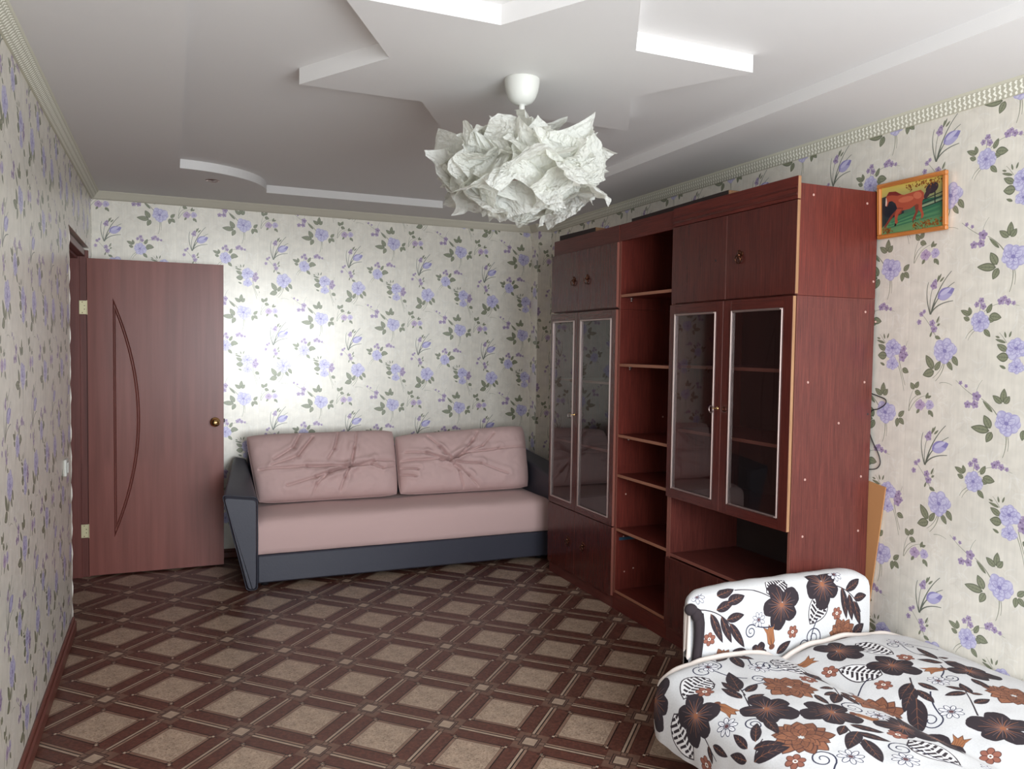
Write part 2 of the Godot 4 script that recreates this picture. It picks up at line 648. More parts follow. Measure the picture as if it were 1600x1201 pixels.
func cl_dahlia(p: Pic, c: Vector2, R := 0.088) -> void:
	var dk := Color(0.3, 0.19, 0.16)
	for ly in 4:
		var r: float = R * [1.0, 0.8, 0.6, 0.38][ly]
		var cnt: int = [13, 11, 9, 6][ly]
		for i in cnt:
			var u := Vector2.from_angle(TAU * (i + 0.5 * (ly % 2)) / cnt)
			var s := r * (1.0 + 0.1 * sin(i * 2.3))
			p.leaf(c + u * s * 0.2, c + u * s, s * 0.56, dk)
			p.leaf(c + u * s * 0.24, c + u * s * 0.96, s * 0.46, Color(0.56, 0.36, 0.26).lerp(Color(0.48, 0.3, 0.22), 0.5 + 0.5 * sin(i * 1.7 + ly)))
			p.line([c + u * s * 0.35, c + u * s * 0.85], 0.0014, 0.001, dk, 0.7)


func cl_small(p: Pic, c: Vector2, R := 0.03) -> void:
	for i in 6:
		var u := Vector2.from_angle(TAU * i / 6 + c.x * 9)
		p.ell(c + u * R * 0.6, R * 0.42, R * 0.36, u.angle(), Color(0.3, 0.17, 0.15))
		p.ell(c + u * R * 0.6, R * 0.35, R * 0.29, u.angle(), Color(0.55, 0.34, 0.28))
	p.ell(c, R * 0.26, R * 0.26, 0, Color(0.9, 0.88, 0.85))
	p.ell(c, R * 0.12, R * 0.12, 0, Color(0.4, 0.25, 0.2))


func cl_outline(p: Pic, c: Vector2, R := 0.036) -> void:
	for i in 8:
		var u := Vector2.from_angle(TAU * i / 8 + c.y * 9)
		p.ell(c + u * R * 0.62, R * 0.4, R * 0.24, u.angle(), NAVY)
		p.ell(c + u * R * 0.62, R * 0.34, R * 0.18, u.angle(), Color(0.88, 0.87, 0.88))
		p.line([c + u * R * 0.3, c + u * R * 0.7], 0.0012, 0.0008, NAVY, 0.8)
	p.ell(c, R * 0.2, R * 0.2, 0, Color(0.35, 0.22, 0.24))


func cl_bell(p: Pic, c: Vector2, ang: float, L := 0.085) -> void:
	var u := Vector2.from_angle(ang)
	var s := u.orthogonal()
	var o := [c - u * L * 0.5, c - u * L * 0.25 + s * L * 0.2, c + u * L * 0.2 + s * L * 0.2, c + u * L * 0.5 + s * L * 0.32, c + u * L * 0.36 + s * L * 0.1, c + u * L * 0.55, c + u * L * 0.36 - s * L * 0.1, c + u * L * 0.5 - s * L * 0.32, c + u * L * 0.2 - s * L * 0.2, c - u * L * 0.25 - s * L * 0.2]
	p.poly(PackedVector2Array(o), Color(0.33, 0.2, 0.15))
	var q := PackedVector2Array()
	for a in o:
		q.append(c + (a - c) * 0.9)
	p.poly(q, Color(0.6, 0.39, 0.25))
	for j in 4:
		p.line([c - u * L * 0.35, c + u * L * 0.35 + s * L * (j - 1.5) * 0.11], 0.0015, 0.001, Color(0.33, 0.2, 0.15), 0.8)
	p.ell(c - u * L * 0.45, L * 0.12, L * 0.16, ang, Color(0.4, 0.24, 0.18))


func cl_brick(p: Pic, c: Vector2, ang: float, L := 0.15) -> void:
	var u := Vector2.from_angle(ang)
	var s := u.orthogonal()
	var a := c - u * L * 0.5
	p.leaf(a, c + u * L * 0.5, L * 0.78, INK)
	p.leaf(a + u * 0.004, c + u * (L * 0.5 - 0.005), L * 0.72, Color(0.88, 0.87, 0.87))
	for i in range(1, 9):
		var f := i / 9.0
		var half := L * 0.35 * pow(sin(PI * pow(f, 0.8)), 0.8)
		for sd in [-1.0, 1.0]:
			var b := a + u * L * f
			var k := 0
			var r := 0.002
			while r < half - 0.006:
				var len: float = [0.034, 0.02, 0.046][(i + k) % 3]
				var t0: Vector2 = b + s * sd * r - u * r * 0.25
				var t1: Vector2 = b + s * sd * minf(r + len, half - 0.002) - u * minf(r + len, half) * 0.25
				p.line([t0, t1], 0.009, 0.007, INK)
				r += len + 0.005
				k += 1


func cl_scroll(p: Pic, c: Vector2, ang: float, R := 0.035, sg := 1.0) -> void:
	var q := PackedVector2Array()
	for i in 34:
		var f := i / 33.0
		q.append(c + Vector2.from_angle(ang + sg * f * TAU * 1.7) * R * (0.16 + 0.84 * f))
	var e := q[33] - q[32]
	for i in 8:
		e = e.rotated(sg * -0.07)
		q.append(q[q.size() - 1] + e * 1.3)
	p.line(q, 0.0028, 0.0048, NAVY)


func cl_sprig(p: Pic, c: Vector2, ang: float, L := 0.2) -> void:
	var u := Vector2.from_angle(ang)
	var s := u.orthogonal()
	p.curve(c - u * L * 0.5, c + s * L * 0.08, c + u * L * 0.5, 0.004, 0.002, INK)
	for i in 3:
		var b := c + u * L * (-0.22 + 0.25 * i) + s * L * 0.03
		cl_leaf(p, b, b + (u * 0.72 + s * 0.75) * L * (0.42 - 0.05 * i), L * 0.15)
		cl_leaf(p, b + u * 0.01, b + (u * 0.5 - s * 0.7) * L * (0.36 - 0.05 * i), L * 0.21)


func cloth_base(w: int, h: int, k: float) -> Pic:
	var p := Pic.new(w, h, Color(0.79, 0.785, 0.785))
	p.k = k
	p.shade(noise_image(w, h, 0.12, 2, 31), 0.06)
	return p


# x is the room's x, y its z (the cover is printed before it is laid)
func bed_cloth_tex() -> ImageTexture:
	var p := cloth_base(1536, 1536, 1024.0)
	p.o = Vector2(-1.78, -3.42) * 1024.0
	for q in [[2.06, 3.69, 164], [1.88, 3.74, 133], [2.46, 3.69, 81], [2.88, 3.69, 77], [2.69, 3.8, -118], [2.39, 4.32, 81], [2.8, 4.5, 40], [2.1, 4.6, 100]]:
		cl_brick(p, Vector2(q[0], q[1]), deg_to_rad(q[2]))
	var i := 0
	for q in [[2.14, 3.62], [2.27, 3.75], [2.39, 3.68], [2.06, 3.98], [2.09, 4.22], [2.57, 3.86], [2.41, 4.02], [2.98, 3.69], [2.64, 4.12], [2.9, 3.99], [2.31, 4.28], [2.2, 3.6], [2.36, 3.66], [3.04, 3.7], [2.6, 4.7], [2.0, 4.5]]:
		i += 1
		cl_scroll(p, Vector2(q[0], q[1]), i * 1.9, 0.03 + 0.008 * (i % 2), 1.0 if i % 3 else -1.0)
	for q in [[2.05, 3.86, 83], [2.39, 4.09, 49], [2.91, 3.92, -173], [2.61, 3.62, 3], [2.6, 4.24, -16], [2.3, 4.7, 50]]:
		cl_bell(p, Vector2(q[0], q[1]), deg_to_rad(q[2]))
	for q in [[2.32, 3.84], [2.12, 4.11], [2.55, 3.99], [2.97, 4.16], [2.3, 4.55]]:
		cl_dahlia(p, Vector2(q[0], q[1]))
	for q in [[1.93, 3.57, 153], [1.97, 3.79, 177], [2.15, 3.93, 61], [2.3, 4.04, -165], [2.81, 3.83, 71], [3.03, 3.96, 51], [2.75, 4.28, -119], [2.76, 3.64, 11], [2.45, 4.17, 76], [2.53, 4.22, 105], [2.95, 4.42, 20], [2.0, 4.4, 30], [2.7, 4.75, 80]]:
		cl_dark(p, Vector2(q[0], q[1]), deg_to_rad(q[2]))
	for q in [[2.15, 3.83, 2.21, 3.68], [2.12, 3.89, 2.15, 3.82], [1.96, 4.07, 2.03, 4.05], [1.94, 3.83, 1.88, 3.91], [2.27, 4.12, 2.22, 4.24], [2.78, 3.93, 2.67, 4.05], [2.75, 4.20, 2.85, 4.08], [3.00, 3.92, 3.05, 3.80], [2.48, 3.87, 2.44, 3.94], [2.26, 4.03, 2.30, 3.97]]:
		p.line([Vector2(q[0], q[1]), Vector2(q[2], q[3])], 0.005, 0.003, INK)
	for q in [[2.16, 3.79, 2.22, 3.66], [2.15, 3.80, 2.15, 3.71], [2.13, 3.84, 2.12, 3.75], [2.17, 3.81, 2.24, 3.78], [2.15, 3.85, 2.21, 3.85], [2.01, 4.04, 2.07, 3.98], [1.99, 4.05, 2.06, 4.11], [1.96, 4.07, 2.06, 4.13], [1.98, 4.03, 1.99, 3.96], [1.95, 4.04, 1.93, 3.97], [1.92, 3.89, 1.92, 3.96], [1.91, 3.87, 1.86, 3.89], [2.29, 4.12, 2.35, 4.19], [2.27, 4.16, 2.32, 4.24], [2.26, 4.20, 2.21, 4.31], [2.28, 4.16, 2.18, 4.22], [2.27, 4.12, 2.21, 4.16], [2.75, 3.96, 2.65, 4.00], [2.73, 3.99, 2.62, 4.04], [2.69, 4.03, 2.56, 4.14], [2.77, 3.97, 2.78, 4.04], [2.73, 4.00, 2.71, 4.08], [2.85, 4.10, 2.89, 4.03], [2.86, 4.08, 2.82, 4.03]]:
		cl_leaf(p, Vector2(q[0], q[1]), Vector2(q[2], q[3]), 0.31 * Vector2(q[0] - q[2], q[1] - q[3]).length() + 0.008)
	for q in [[2.84, 4.09, 2.77, 4.07], [2.85, 4.10, 2.88, 4.12], [2.80, 4.15, 2.87, 4.15], [3.02, 3.84, 3.05, 3.73], [3.02, 3.85, 2.99, 3.79], [3.00, 3.88, 2.93, 3.83], [3.04, 3.83, 3.08, 3.84], [3.02, 3.88, 3.07, 3.88], [2.47, 3.88, 2.42, 3.87], [2.45, 3.91, 2.39, 3.92], [2.45, 3.92, 2.37, 3.98], [2.47, 3.91, 2.49, 3.95], [2.46, 3.92, 2.46, 4.00], [2.32, 3.55, 2.28, 3.66], [2.30, 3.54, 2.23, 3.58], [2.33, 3.55, 2.37, 3.61], [2.11, 3.97, 2.08, 4.06], [2.36, 3.91, 2.35, 3.98], [2.57, 4.06, 2.48, 4.20], [2.96, 4.02, 2.94, 4.10], [2.48, 3.73, 2.50, 3.84], [2.47, 3.79, 2.55, 3.74]]:
		cl_leaf(p, Vector2(q[0], q[1]), Vector2(q[2], q[3]), 0.31 * Vector2(q[0] - q[2], q[1] - q[3]).length() + 0.008)
	for q in [[2.55, 4.55, 30, 0.2], [3.0, 4.6, 0, 0.2], [2.2, 4.55, 80, 0.2]]:
		cl_sprig(p, Vector2(q[0], q[1]), deg_to_rad(q[2]), q[3])
	for q in [[2.06, 3.74], [1.84, 3.86], [2.03, 4.18], [2.44, 3.8], [2.63, 3.72], [2.68, 3.91], [2.91, 3.8], [2.38, 4.21], [2.62, 4.33], [2.2, 4.4], [2.85, 4.65], [3.1, 4.3]]:
		cl_small(p, Vector2(q[0], q[1]))
	for q in [[2.0, 3.92], [2.33, 3.68], [2.18, 3.6], [2.16, 4.25], [2.45, 4.08], [2.71, 4.14], [2.84, 3.99], [3.03, 3.66], [2.27, 4.33], [2.5, 4.42], [1.9, 4.3]]:
		cl_outline(p, Vector2(q[0], q[1]))
	return p.tex()


# x is the room's x, y its -y; 1 m by 0.5 m
func arm_cloth_tex() -> ImageTexture:
	var p := cloth_base(1024, 512, 1024.0)
	p.o = Vector2(-2.15, 0.66) * 1024.0
	cl_brick(p, Vector2(2.80, -0.475), 2.2, 0.13)
	cl_brick(p, Vector2(2.61, -0.585), 2.8, 0.12)
	p.curve(Vector2(2.245, -0.537), Vector2(2.36, -0.53), Vector2(2.42, -0.40), 0.004, 0.003, INK)
	for q in [[2.29, -0.52, 2.345, -0.405], [2.335, -0.505, 2.385, -0.40], [2.375, -0.475, 2.445, -0.375]]:
		cl_leaf(p, Vector2(q[0], q[1]), Vector2(q[2], q[3]), 0.034)
	for q in [[2.315, -0.53, 2.40, -0.55], [2.37, -0.55, 2.455, -0.566], [2.36, -0.49, 2.445, -0.498], [2.33, -0.575, 2.42, -0.595]]:
		cl_leaf(p, Vector2(q[0], q[1]), Vector2(q[2], q[3]), 0.036)
	p.curve(Vector2(2.42, -0.59), Vector2(2.5, -0.59), Vector2(2.58, -0.545), 0.004, 0.003, INK)
	p.curve(Vector2(2.87, -0.565), Vector2(2.98, -0.55), Vector2(3.03, -0.44), 0.004, 0.003, INK)
	for q in [[2.93, -0.55, 2.955, -0.42], [2.965, -0.52, 2.985, -0.41], [2.99, -0.49, 3.03, -0.385]]:
		cl_leaf(p, Vector2(q[0], q[1]), Vector2(q[2], q[3]), 0.034)
	for q in [[2.95, -0.535, 3.03, -0.57], [2.99, -0.50, 3.06, -0.505]]:
		cl_leaf(p, Vector2(q[0], q[1]), Vector2(q[2], q[3]), 0.036)
	cl_dahlia(p, Vector2(2.93, -0.36), 0.07)
	cl_leaf(p, Vector2(2.99, -0.35), Vector2(3.05, -0.39), 0.05)
	cl_dahlia(p, Vector2(2.345, -0.335), 0.05)
	cl_dark(p, Vector2(2.622, -0.515), 1.9, 0.088)
	cl_dark(p, Vector2(2.835, -0.57), 1.7, 0.088)
	cl_bell(p, Vector2(2.568, -0.40), -1.75, 0.09)
	cl_dark(p, Vector2(2.51, -0.345), -1.0, 0.04)
	cl_leaf(p, Vector2(2.6, -0.33), Vector2(2.67, -0.37), 0.035)
	cl_leaf(p, Vector2(2.46, -0.35), Vector2(2.39, -0.37), 0.035)
	cl_scroll(p, Vector2(2.475, -0.43), 1.0, 0.028)
	cl_scroll(p, Vector2(2.78, -0.37), 2.2, 0.04)
	cl_scroll(p, Vector2(2.74, -0.345), 4.2, 0.03, -1.0)
	for q in [[2.678, -0.404], [2.902, -0.45], [2.287, -0.425]]:
		cl_small(p, Vector2(q[0], q[1]), 0.026)
	for q in [[2.512, -0.471], [2.917, -0.602], [2.25, -0.585]]:
		cl_outline(p, Vector2(q[0], q[1]), 0.03)
	return p.tex()


# ---- wood veneer: streaks along the height of the texture

func wood_tex(base: Color, dark: Color, sd: int, fine := 0.35, broad := 0.3) -> ImageTexture:
	var n := 512
	var a := noise_image(n, n, 0.16, 3, sd, n, 24)
	var b := noise_image(n, n, 0.02, 3, sd + 1, n, 64)
	var c := noise_image(n, n, 0.45, 2, sd + 2, n, 60)
	var im := Image.create(n, n, false, Image.FORMAT_RGB8)
	for y in n:
		for x in n:
			var s: float = clampf(0.5 + (a.get_pixel(x, y).r - 0.5) * fine * 2.4 + (b.get_pixel(x, y).r - 0.5) * broad * 2.4 + (c.get_pixel(x, y).r - 0.5) * fine, 0.0, 1.0)
			im.set_pixel(x, y, dark.lerp(base, s))
	return ImageTexture.create_from_image(im)


# ---- the printed picture: a bay horse trotting by a fence

func horse_tex() -> ImageTexture:
	var p := Pic.new(320, 224, rgb(92, 112, 84))
	var P := func(a: Array) -> PackedVector2Array:
		var q := PackedVector2Array()
		for i in range(0, a.size(), 2):
			q.append(Vector2(a[i], a[i + 1]))
		return q
	for y in 224:
		var f := y / 223.0
		p.rect(Vector2(0, y), Vector2(319.9, y + 1), rgb(196, 172, 84).lerp(rgb(122, 128, 92), minf(f * 2.6, 1.0)) if f < 0.4 else rgb(30, 84, 66).lerp(rgb(104, 140, 92), (f - 0.4) / 0.6))
	p.poly(P.call([0, 46, 40, 40, 60, 90, 120, 100, 150, 130, 60, 150, 0, 190]), rgb(34, 48, 50))
	p.ell(Vector2(50, 105), 52, 42, 0.2, rgb(26, 34, 42), 0.9)
	p.poly(P.call([120, 124, 319, 84, 319, 112, 120, 140]), rgb(62, 96, 76))
	p.poly(P.call([190, 120, 319, 96, 319, 104, 190, 134]), rgb(176, 176, 140), 0.6)
	for q in [[180, 100, 319, 70], [180, 116, 319, 88], [180, 133, 319, 108]]:
		p.line(P.call(q), 4, 4, rgb(20, 34, 36))
	p.line(P.call([276, 50, 276, 118]), 5, 5, rgb(18, 30, 34))
	for i in 5:
		p.line(P.call([20 + i * 8, 196 - i * 6, 300, 168 - i * 12]), 8, 4, rgb(84, 140, 96) if i % 2 else rgb(28, 88, 70), 0.5)
	var bay := rgb(158, 74, 54)
	var shd := rgb(120, 54, 44)
	p.ell(Vector2(262, 46), 32, 24, -0.4, rgb(50, 40, 48))
	p.ell(Vector2(240, 66), 26, 12, -0.9, rgb(58, 44, 50))
	p.poly(P.call([24, 46, 34, 30, 46, 28, 84, 40, 120, 52, 170, 46, 206, 44, 222, 60, 222, 84, 206, 110, 190, 104, 150, 122, 100, 124, 84, 110, 74, 84, 56, 70, 40, 70, 30, 92, 20, 88]), bay)
	p.poly(P.call([26, 42, 40, 24, 76, 28, 108, 48, 84, 50, 56, 42]), rgb(112, 40, 36))
	p.poly(P.call([22, 50, 26, 50, 30, 72, 26, 90, 20, 86]), rgb(214, 186, 170))
	p.ell(Vector2(130, 74), 40, 14, 0.0, rgb(204, 120, 88), 0.5)
	p.ell(Vector2(190, 66), 22, 16, 0.3, rgb(204, 124, 92), 0.5)
	p.poly(P.call([90, 106, 116, 112, 104, 138, 66, 138, 26, 186, 14, 196, 12, 186, 50, 138]), shd)
	p.poly(P.call([80, 112, 110, 116, 92, 136, 84, 158, 88, 174, 78, 184, 72, 176, 70, 140]), bay)
	p.poly(P.call([186, 100, 214, 98, 212, 128, 222, 160, 214, 176, 208, 174, 208, 150, 192, 128]), bay)
	p.poly(P.call([174, 108, 196, 108, 194, 138, 178, 168, 166, 182, 162, 176, 180, 140]), shd)
	p.poly(P.call([72, 178, 80, 182, 76, 192, 68, 190]), rgb(30, 26, 28))
	# scatter of amber grains at the top and along the lower edge
	rng.seed = 5
	for i in 240:
		var q := Vector2(rng.randf_range(120, 320), rng.randfn(26.0, 9.0) - 14 * rng.randf()) if i < 90 else Vector2(rng.randf_range(165, 318), rng.randfn(200.0, 10.0)) if i < 200 else Vector2(rng.randf_range(5, 60), rng.randfn(206.0, 6.0))
		q = q.clamp(Vector2(3, 3), Vector2(316, 220))
		p.ell(q, rng.randf_range(2, 5), rng.randf_range(2, 4), rng.randf() * 3, rgb(150, 92, 34).lerp(rgb(92, 52, 24), rng.randf()))
	return p.tex()


# ---- cornice print: two rows of raised beads between plain bands (0.04 m per repeat)

func cornice_tex() -> ImageTexture:
	var p := Pic.new(64, 64, rgb(178, 174, 156))
	p.rect(Vector2(0, 0), Vector2(64, 12), rgb(196, 192, 174))
	p.rect(Vector2(0, 54), Vector2(64, 64), rgb(190, 186, 166))
	for r in 3:
		for i in 2:
			p.ell(Vector2(16 + i * 32 + (r % 2) * 16, 20 + r * 13), 11.5, 4.4, -0.45, rgb(238, 236, 224))
	return p.tex()


func mat(c: Color, rough: float, tex: Texture2D = null, sc := Vector2.ONE) -> StandardMaterial3D:
	var m := StandardMaterial3D.new()
	m.albedo_color = c
	m.roughness = rough
	if tex:
		m.albedo_texture = tex
		m.uv1_scale = Vector3(sc.x, sc.y, 1)
	return m


func metal(c: Color, rough: float) -> StandardMaterial3D:
	var m := mat(c, rough)
	m.metallic = 1.0
	return m


func relief(m: StandardMaterial3D, tex: Texture2D, cm: float) -> StandardMaterial3D:
	m.heightmap_enabled = true
	m.heightmap_texture = tex
	m.heightmap_scale = cm
	return m


func make_materials() -> void:
	M.wall = mat(Color.WHITE, 0.34, wallpaper_tex())
	M.wall.metallic_specular = 0.8
	M.wall.metallic = 0.2
	M.plaster = mat(rgb(206, 200, 190), 0.9)
	M.paper_edge = mat(rgb(232, 226, 216), 0.8)
	M.ceil = mat(rgb(216, 213, 211), 0.62)
	relief(M.ceil, noise_tex(256, 0.012, 3, 4), 0.05)
	M.floor = mat(rgb(232, 230, 228), 0.36, floor_tex())
	M.cornice = mat(Color.WHITE, 0.7, cornice_tex(), Vector2(25, 1))
	M.cornice_plain = mat(rgb(202, 196, 180), 0.75)
	var wt := wood_tex(rgb(110, 56, 49), rgb(76, 37, 33), 40, 0.5, 0.14)
	M.wood = mat(Color.WHITE, 0.34, wt, Vector2(2.6, 1.2))
	M.wood.metallic_specular = 0.36
	M.wood_front = mat(rgb(218, 196, 190), 0.2, wt, Vector2(2.0, 1.0))
	M.wood_red = mat(rgb(255, 222, 212), 0.36, wt, Vector2(2.6, 1.2))
	M.wood_red.metallic_specular = 0.36
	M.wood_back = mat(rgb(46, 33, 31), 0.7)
	M.edge = mat(rgb(166, 130, 98), 0.6, wood_tex(rgb(255, 246, 236), rgb(200, 180, 160), 60), Vector2(3, 1))
	M.edge_red = mat(rgb(132, 78, 66), 0.45)
	M.shelf_edge = mat(rgb(154, 102, 78), 0.5)
	M.door = mat(Color.WHITE, 0.34, wood_tex(rgb(148, 88, 79), rgb(126, 73, 65), 70, 0.1, 0.45), Vector2(1.3, 0.6))
	M.frame = mat(Color.WHITE, 0.4, wood_tex(rgb(128, 72, 64), rgb(100, 52, 46), 80), Vector2(3, 0.6))
	M.skirting = mat(rgb(104, 56, 46), 0.4)
	M.brass = metal(rgb(226, 190, 130), 0.16)
	M.pale_brass = mat(rgb(236, 226, 184), 0.35)
	M.pale_brass.metallic = 0.4
	M.steel = metal(rgb(186, 168, 164), 0.36)
	M.bronze = metal(rgb(104, 66, 50), 0.36)
	M.iron = mat(rgb(30, 28, 30), 0.5)
	var cg := mat(Color(0.9, 0.92, 0.92, 0.04), 0.0)
	cg.transparency = BaseMaterial3D.TRANSPARENCY_ALPHA
	M.clear_glass = cg
	var g := mat(Color(0.12, 0.10, 0.10, 0.4), 0.0)
	g.transparency = BaseMaterial3D.TRANSPARENCY_ALPHA
	g.metallic_specular = 0.68
	M.glass = g
	M.vinyl = relief(mat(rgb(60, 60, 71), 0.42), noise_tex(256, 0.25, 2, 12), 0.03)
	var weave := noise_tex(256, 0.5, 2, 14)
	M.pink = relief(mat(rgb(206, 174, 170), 0.85), weave, 0.03)
	M.pink.uv1_scale = Vector3(6, 6, 1)
	M.pink.rim_enabled = true
	M.pink.rim = 0.4
	M.pink.rim_tint = 0.6
	M.bed_cloth = mat(Color.WHITE, 0.9, bed_cloth_tex())
	M.arm_cloth = mat(Color.WHITE, 0.9, arm_cloth_tex())
	M.cord = mat(rgb(44, 34, 38), 0.9)
	M.cap = mat(rgb(186, 146, 136), 0.5)
	M.hem = mat(rgb(214, 202, 194), 0.9)
	var lp := mat(rgb(218, 218, 213), 0.8)
	lp.backlight_enabled = true
	lp.backlight = Color(0.92, 0.92, 0.88)
	lp.cull_mode = BaseMaterial3D.CULL_DISABLED
	M.paper = relief(lp, noise_tex(256, 0.045, 4, 16), 0.8)
	M.white_plastic = mat(rgb(200, 199, 193), 0.45)
	M.picture = mat(Color.WHITE, 0.3, horse_tex())
	M.pine = mat(rgb(206, 138, 76), 0.4, M.edge.albedo_texture, Vector2(6, 2))
	M.plywood = mat(rgb(172, 122, 78), 0.7)
	M.bulb = mat(rgb(250, 250, 245), 0.1)
	M.blue = mat(rgb(40, 66, 84), 0.5)
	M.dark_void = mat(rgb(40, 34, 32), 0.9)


# wallpaper hung strip by strip: u runs along the wall, the print's tulip lies at (ut, yt)
func paper(mb: MB, u0: float, u1: float, y0: float, y1: float, f: Callable, nn: Vector3, ut: float, yt: float, drop := 0.0) -> void:
	var k := floori((u0 - (ut - 0.14)) / 0.53)
	var a := u0
	while a < u1 - 1e-4:
		var s := ut - 0.14 + 0.53 * k
		var b := minf(u1, s + 0.53)
		var q := []
		var uv := []
		for c in [[a, y0], [b, y0], [b, y1], [a, y1]]:
			q.append(f.call(c[0], c[1]))
			uv.append(Vector2((c[0] - s) / 0.53, 0.5 - (c[1] - (yt - drop * k)) / 0.60))
		mb.face(q, nn, 1, uv)
		a = b
		k += 1


func plain(mb: MB, q: Array, nn: Vector3) -> void:
	mb.face(q, nn, 1, [Vector2(0.62, 0.63), Vector2(0.63, 0.63), Vector2(0.63, 0.64), Vector2(0.62, 0.64)])


func build_room() -> void:
	# floor covering, its print laid along the lattice seen in the room
	var la := Vector2(0.2483, 0.2490)
	var lb := Vector2(0.2545, -0.2670)
	var inv := Transform2D(la, lb, Vector2(0.464, 2.426)).affine_inverse()
	var fl := MB.new()
	var uv := []
	var q := [v3(-1.3, 0, -0.15), v3(W + 0.15, 0, -0.15), v3(W + 0.15, 0, ZN + 0.15), v3(-1.3, 0, ZN + 0.15)]
	for p in q:
		uv.append(inv * Vector2(p.x, p.z))
	fl.face(q, Vector3.UP, 1, uv)
	fl.box(v3(-1.3, -0.12, -0.15), v3(W + 0.15, -0.001, ZN + 0.15), 0.0)
	struct("floor", fl, M.floor)

	var H := 2.6
	# back wall
	var b := MB.new()
	paper(b, -0.15, W + 0.15, 0, H, func(u, y): return v3(u, y, 0), Vector3.BACK, 1.178, 2.166, 0.029)
	b.box(v3(-0.15, -0.1, -0.15), v3(W + 0.15, H, -0.002), 0.0)
	struct("wall_back", b, M.wall)
	# boxed pipe in the far right corner, papered like the wall
	var pb := MB.new()
	paper(pb, 0.0, 0.123, 0, YB, func(u, y): return v3(3.127, y, u), Vector3.LEFT, -0.1, 2.05)
	paper(pb, 3.127, W, 0, YB, func(u, y): return v3(u, y, 0.123), Vector3.BACK, 3.30, 2.02)
	struct("wall_pipe_box", pb, M.wall)
	# right wall
	var r := MB.new()
	paper(r, -0.15, ZN + 0.15, 0, H, func(u, y): return v3(W, y, u), Vector3.LEFT, 3.613, 1.123)
	r.box(v3(W + 0.002, -0.1, -0.15), v3(W + 0.15, H, ZN + 0.15), 0.0)
	struct("wall_right", r, M.wall)
	# left wall with the doorway
	var l := MB.new()
	var fx := func(u, y): return v3(0, y, -u)
	var z0 := 0.16
	var z1 := 1.255
	var yd := 2.075
	paper(l, -ZN - 0.15, -z1, 0, H, fx, Vector3.RIGHT, -2.924, 1.25)
	paper(l, -z1, -z0, yd, H, fx, Vector3.RIGHT, -2.924, 1.25)
	paper(l, -z0, 0.15, 0, H, fx, Vector3.RIGHT, -2.924, 1.25)
	var t := -0.13
	plain(l, [v3(0, 0, z1), v3(t, 0, z1), v3(t, yd, z1), v3(0, yd, z1)], Vector3.FORWARD)
	plain(l, [v3(0, 0, z0), v3(t, 0, z0), v3(t, yd, z0), v3(0, yd, z0)], Vector3.BACK)
	plain(l, [v3(0, yd, z0), v3(t, yd, z0), v3(t, yd, z1), v3(0, yd, z1)], Vector3.DOWN)
	plain(l, [v3(t, 0, -0.15), v3(t, 0, z0), v3(t, H, z0), v3(t, H, -0.15)], Vector3.LEFT)
	plain(l, [v3(t, yd, z0), v3(t, yd, z1), v3(t, H, z1), v3(t, H, z0)], Vector3.LEFT)
	plain(l, [v3(t, 0, z1), v3(t, 0, ZN + 0.15), v3(t, H, ZN + 0.15), v3(t, H, z1)], Vector3.LEFT)
	var wl := struct("wall_left", l, M.wall)
	# ragged paper edge along the doorway
	rng.seed = 21
	var te := MB.new()
	var ws := []
	for i in 61:
		ws.append(0.003 + 0.009 * rng.randf() * rng.randf() * rng.randf())
	te.grid(1, 60, func(a, c):
		var k := roundi(c * 60)
		return v3(0.001 + 0.006 * a * (0.4 + 0.6 * sin(k * 1.7) * sin(k * 0.4)), 0.07 + 2.0 * c, z1 + 0.004 - ws[k] * a))
	part("torn_paper_edge", te, M.paper_edge, wl)
	# hall behind the doorway
	var hl := MB.new()
	hl.box(v3(-1.3, 0, -0.15), v3(-1.2, H, 2.0), 0.0)
	hl.box(v3(-1.3, 0, -0.2), v3(t, H, -0.15), 0.0)
	hl.box(v3(-1.3, 0, 2.0), v3(t, H, 2.1), 0.0)
	struct("wall_hall", hl, M.plaster)
	struct("ceiling_hall", bx(v3(-1.3, 2.5, -0.2), v3(t, 2.6, 2.1), 0.0), M.ceil)
	# window wall
	var wx0 := 0.8
	var wx1 := 2.7
	var wy0 := 0.62
	var wy1 := 2.28
	var n := MB.new()
	var fz := func(u, y): return v3(-u, y, ZN)
	paper(n, -W - 0.15, -wx1, 0, H, fz, Vector3.FORWARD, -1.6, 1.2)
	paper(n, -wx1, -wx0, 0, wy0, fz, Vector3.FORWARD, -1.6, 1.2)
	paper(n, -wx1, -wx0, wy1, H, fz, Vector3.FORWARD, -1.6, 1.2)
	paper(n, -wx0, 0.15, 0, H, fz, Vector3.FORWARD, -1.6, 1.2)
	var zo := ZN + 0.3
	plain(n, [v3(wx0, wy0, ZN), v3(wx1, wy0, ZN), v3(wx1, wy0, zo), v3(wx0, wy0, zo)], Vector3.UP)
	plain(n, [v3(wx0, wy1, ZN), v3(wx1, wy1, ZN), v3(wx1, wy1, zo), v3(wx0, wy1, zo)], Vector3.DOWN)
	plain(n, [v3(wx0, wy0, ZN), v3(wx0, wy1, ZN), v3(wx0, wy1, zo), v3(wx0, wy0, zo)], Vector3.RIGHT)
	plain(n, [v3(wx1, wy0, ZN), v3(wx1, wy1, ZN), v3(wx1, wy1, zo), v3(wx1, wy0, zo)], Vector3.LEFT)
	for o in [[-0.15, wx0, 0.0, H], [wx1, W + 0.15, 0.0, H], [wx0, wx1, 0.0, wy0], [wx0, wx1, wy1, H]]:
		plain(n, [v3(o[0], o[2], zo), v3(o[1], o[2], zo), v3(o[1], o[3], zo), v3(o[0], o[3], zo)], Vector3.BACK)
	struct("wall_window", n, M.wall)
	var wn := Node3D.new()
	wn.name = "window_1"
